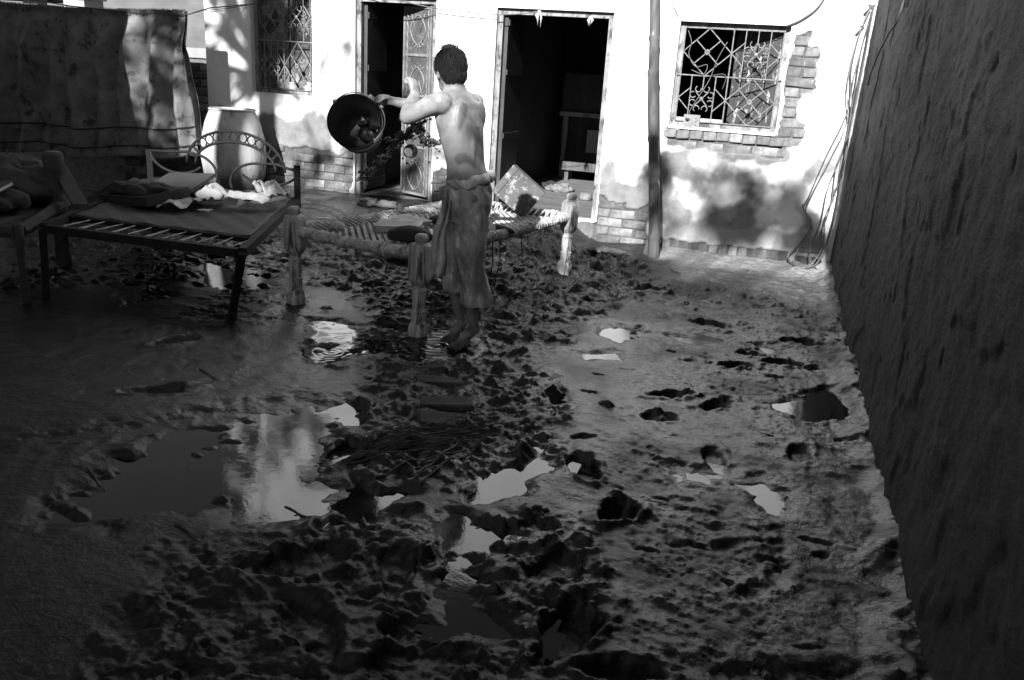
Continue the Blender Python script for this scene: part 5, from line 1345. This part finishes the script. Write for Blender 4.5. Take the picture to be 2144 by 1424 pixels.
b = MB(); b.lathe([(.03, 0), (.042, .09), (.045, .092), (.04, .09), (.028, .006)], 18, Matrix.Rotation(math.radians(75), 4, 'X') @ Matrix.Rotation(math.radians(35), 4, 'Y'), closed=True)
o = b.build('cup', 'iron', None, True, (-2.25, 5.0, 1.0)); tag(o, 'small metal cup tumbling through the air with the flung mud', 'cup')

# ------------------------------------------------------------------ litter in the mud
for k, (x_, y_, rz, lb) in enumerate(((-1.47, 3.72, .2, 'muddy brick furthest back of three lying in the churned mud'), (-1.31, 3.42, .05, 'long muddy brick in the middle of three lying in the churned mud'), (-1.24, 3.24, .1, 'muddy brick nearest the straw of three lying in the mud'))):
    o = link('loose_brick', BRD[k % 3], None, (x_, y_, gh(x_, y_) - .012)); o.rotation_euler = (random.uniform(-.2, .2), random.uniform(-.15, .15), rz + .35); o.scale = (1.1, 1, 1); tag(o, lb, 'brick')
stb = MB()
for k in range(110):
    a = Vector((-1.52 + random.gauss(0, .04), 2.66 + random.gauss(0, .03), 0)); c = Vector((-1.05 + random.gauss(0, .08), 3.24 + random.gauss(0, .1), 0)); t0, t1 = random.uniform(0, .4), random.uniform(.55, 1)
    P_ = [a.lerp(c, t0 + (t1 - t0) * i / 6) for i in range(7)]
    P_ = [Vector((p.x + .015 * math.sin(i + k), p.y, gh(p.x, p.y) + .004 + random.uniform(0, .012))) for i, p in enumerate(P_)]
    stb.tube(P_, [.0025, .003, .0032, .003, .0025, .002, .0012], 5)
for a, c in (((-1.02, 3.05), (-1.1, 2.62)), ((-1.05, 3.0), (-1.28, 2.6)), ((-1.1, 3.05), (-1.14, 2.65))):
    P_ = [Vector(a + (0,)).lerp(Vector(c + (0,)), i / 8) for i in range(9)]; stb.tube([Vector((p.x, p.y, gh(p.x, p.y) + .012)) for p in P_], .005, 5)
tag(stb.build('straw_bundle', 'straw'), 'bundle of dark wet reeds trodden into the mud in the centre foreground', 'straw')
tw = [((-2.3, 2.25), (-2.15, 2.17)), ((-1.75, 2.05), (-1.6, 2.0)), ((-1.5, 2.33), (-1.36, 2.28)), ((-.7, 7.0), (-.6, 6.9)), ((-1.2, 6.6), (-1.05, 6.75)), ((-2.6, 3.3), (-2.42, 3.22)), ((-1.95, 3.1), (-1.8, 3.02)), ((-3.4, 7.3), (-2.7, 7.2)), ((-3.3, 7.05), (-3.9, 6.7)), ((-3.0, 7.35), (-2.4, 7.4))]
tl = ['short twig lying in the lower left mud', 'pale twig below the big puddle', 'twig at the lower rim of the big puddle', 'pale stick on the dry mud near the bamboo pole', 'stick in the mud under the right end of the rope bed', 'twig in the smooth wet mud at the left', 'twig at the upper edge of the big puddle', 'long stick across the left doorstep', 'stick slanting down from the left doorstep', 'stick behind the rope bed by the doorstep']
for (a, c), lb in zip(tw, tl):
    P_ = [Vector(a + (0,)).lerp(Vector(c + (0,)), i / 6) for i in range(7)]
    zb = max(gh(p.x, p.y) for p in P_); tag(MB().tube([Vector((p.x, p.y + .003 * math.sin(i), max(gh(p.x, p.y), zb - .02) + .006)) for i, p in enumerate(P_)], [.004, .0045, .004, .0038, .0035, .003, .002], 6).build('stick', 'bamboo' if 'door' in lb else 'straw', None, True), lb, 'stick')
rags = [(-3.45, 7.35, .16, 'pale rag trodden on the left doorstep'), (-3.0, 7.45, .13, 'torn cloth scrap between the two doorways'), (-2.5, 7.3, .12, 'muddy rag in front of the right doorway'), (-1.25, 7.25, .12, 'pale rag at the foot of the wall right of the doorway'), (-1.42, 7.4, .1, 'small rag beside the brick base of the right doorway'), (-3.75, 7.4, .14, 'dirty rag at the left jamb of the left doorway')]
for k, (x_, y_, r_, lb) in enumerate(rags):
    lump('rag', (x_, y_, gh(x_, y_) + .02), (r_, r_ * .6, .03), 'sack_pale', lb, 'rag', 30 + k, n=36, amp=.95, rz=k, fr=16)
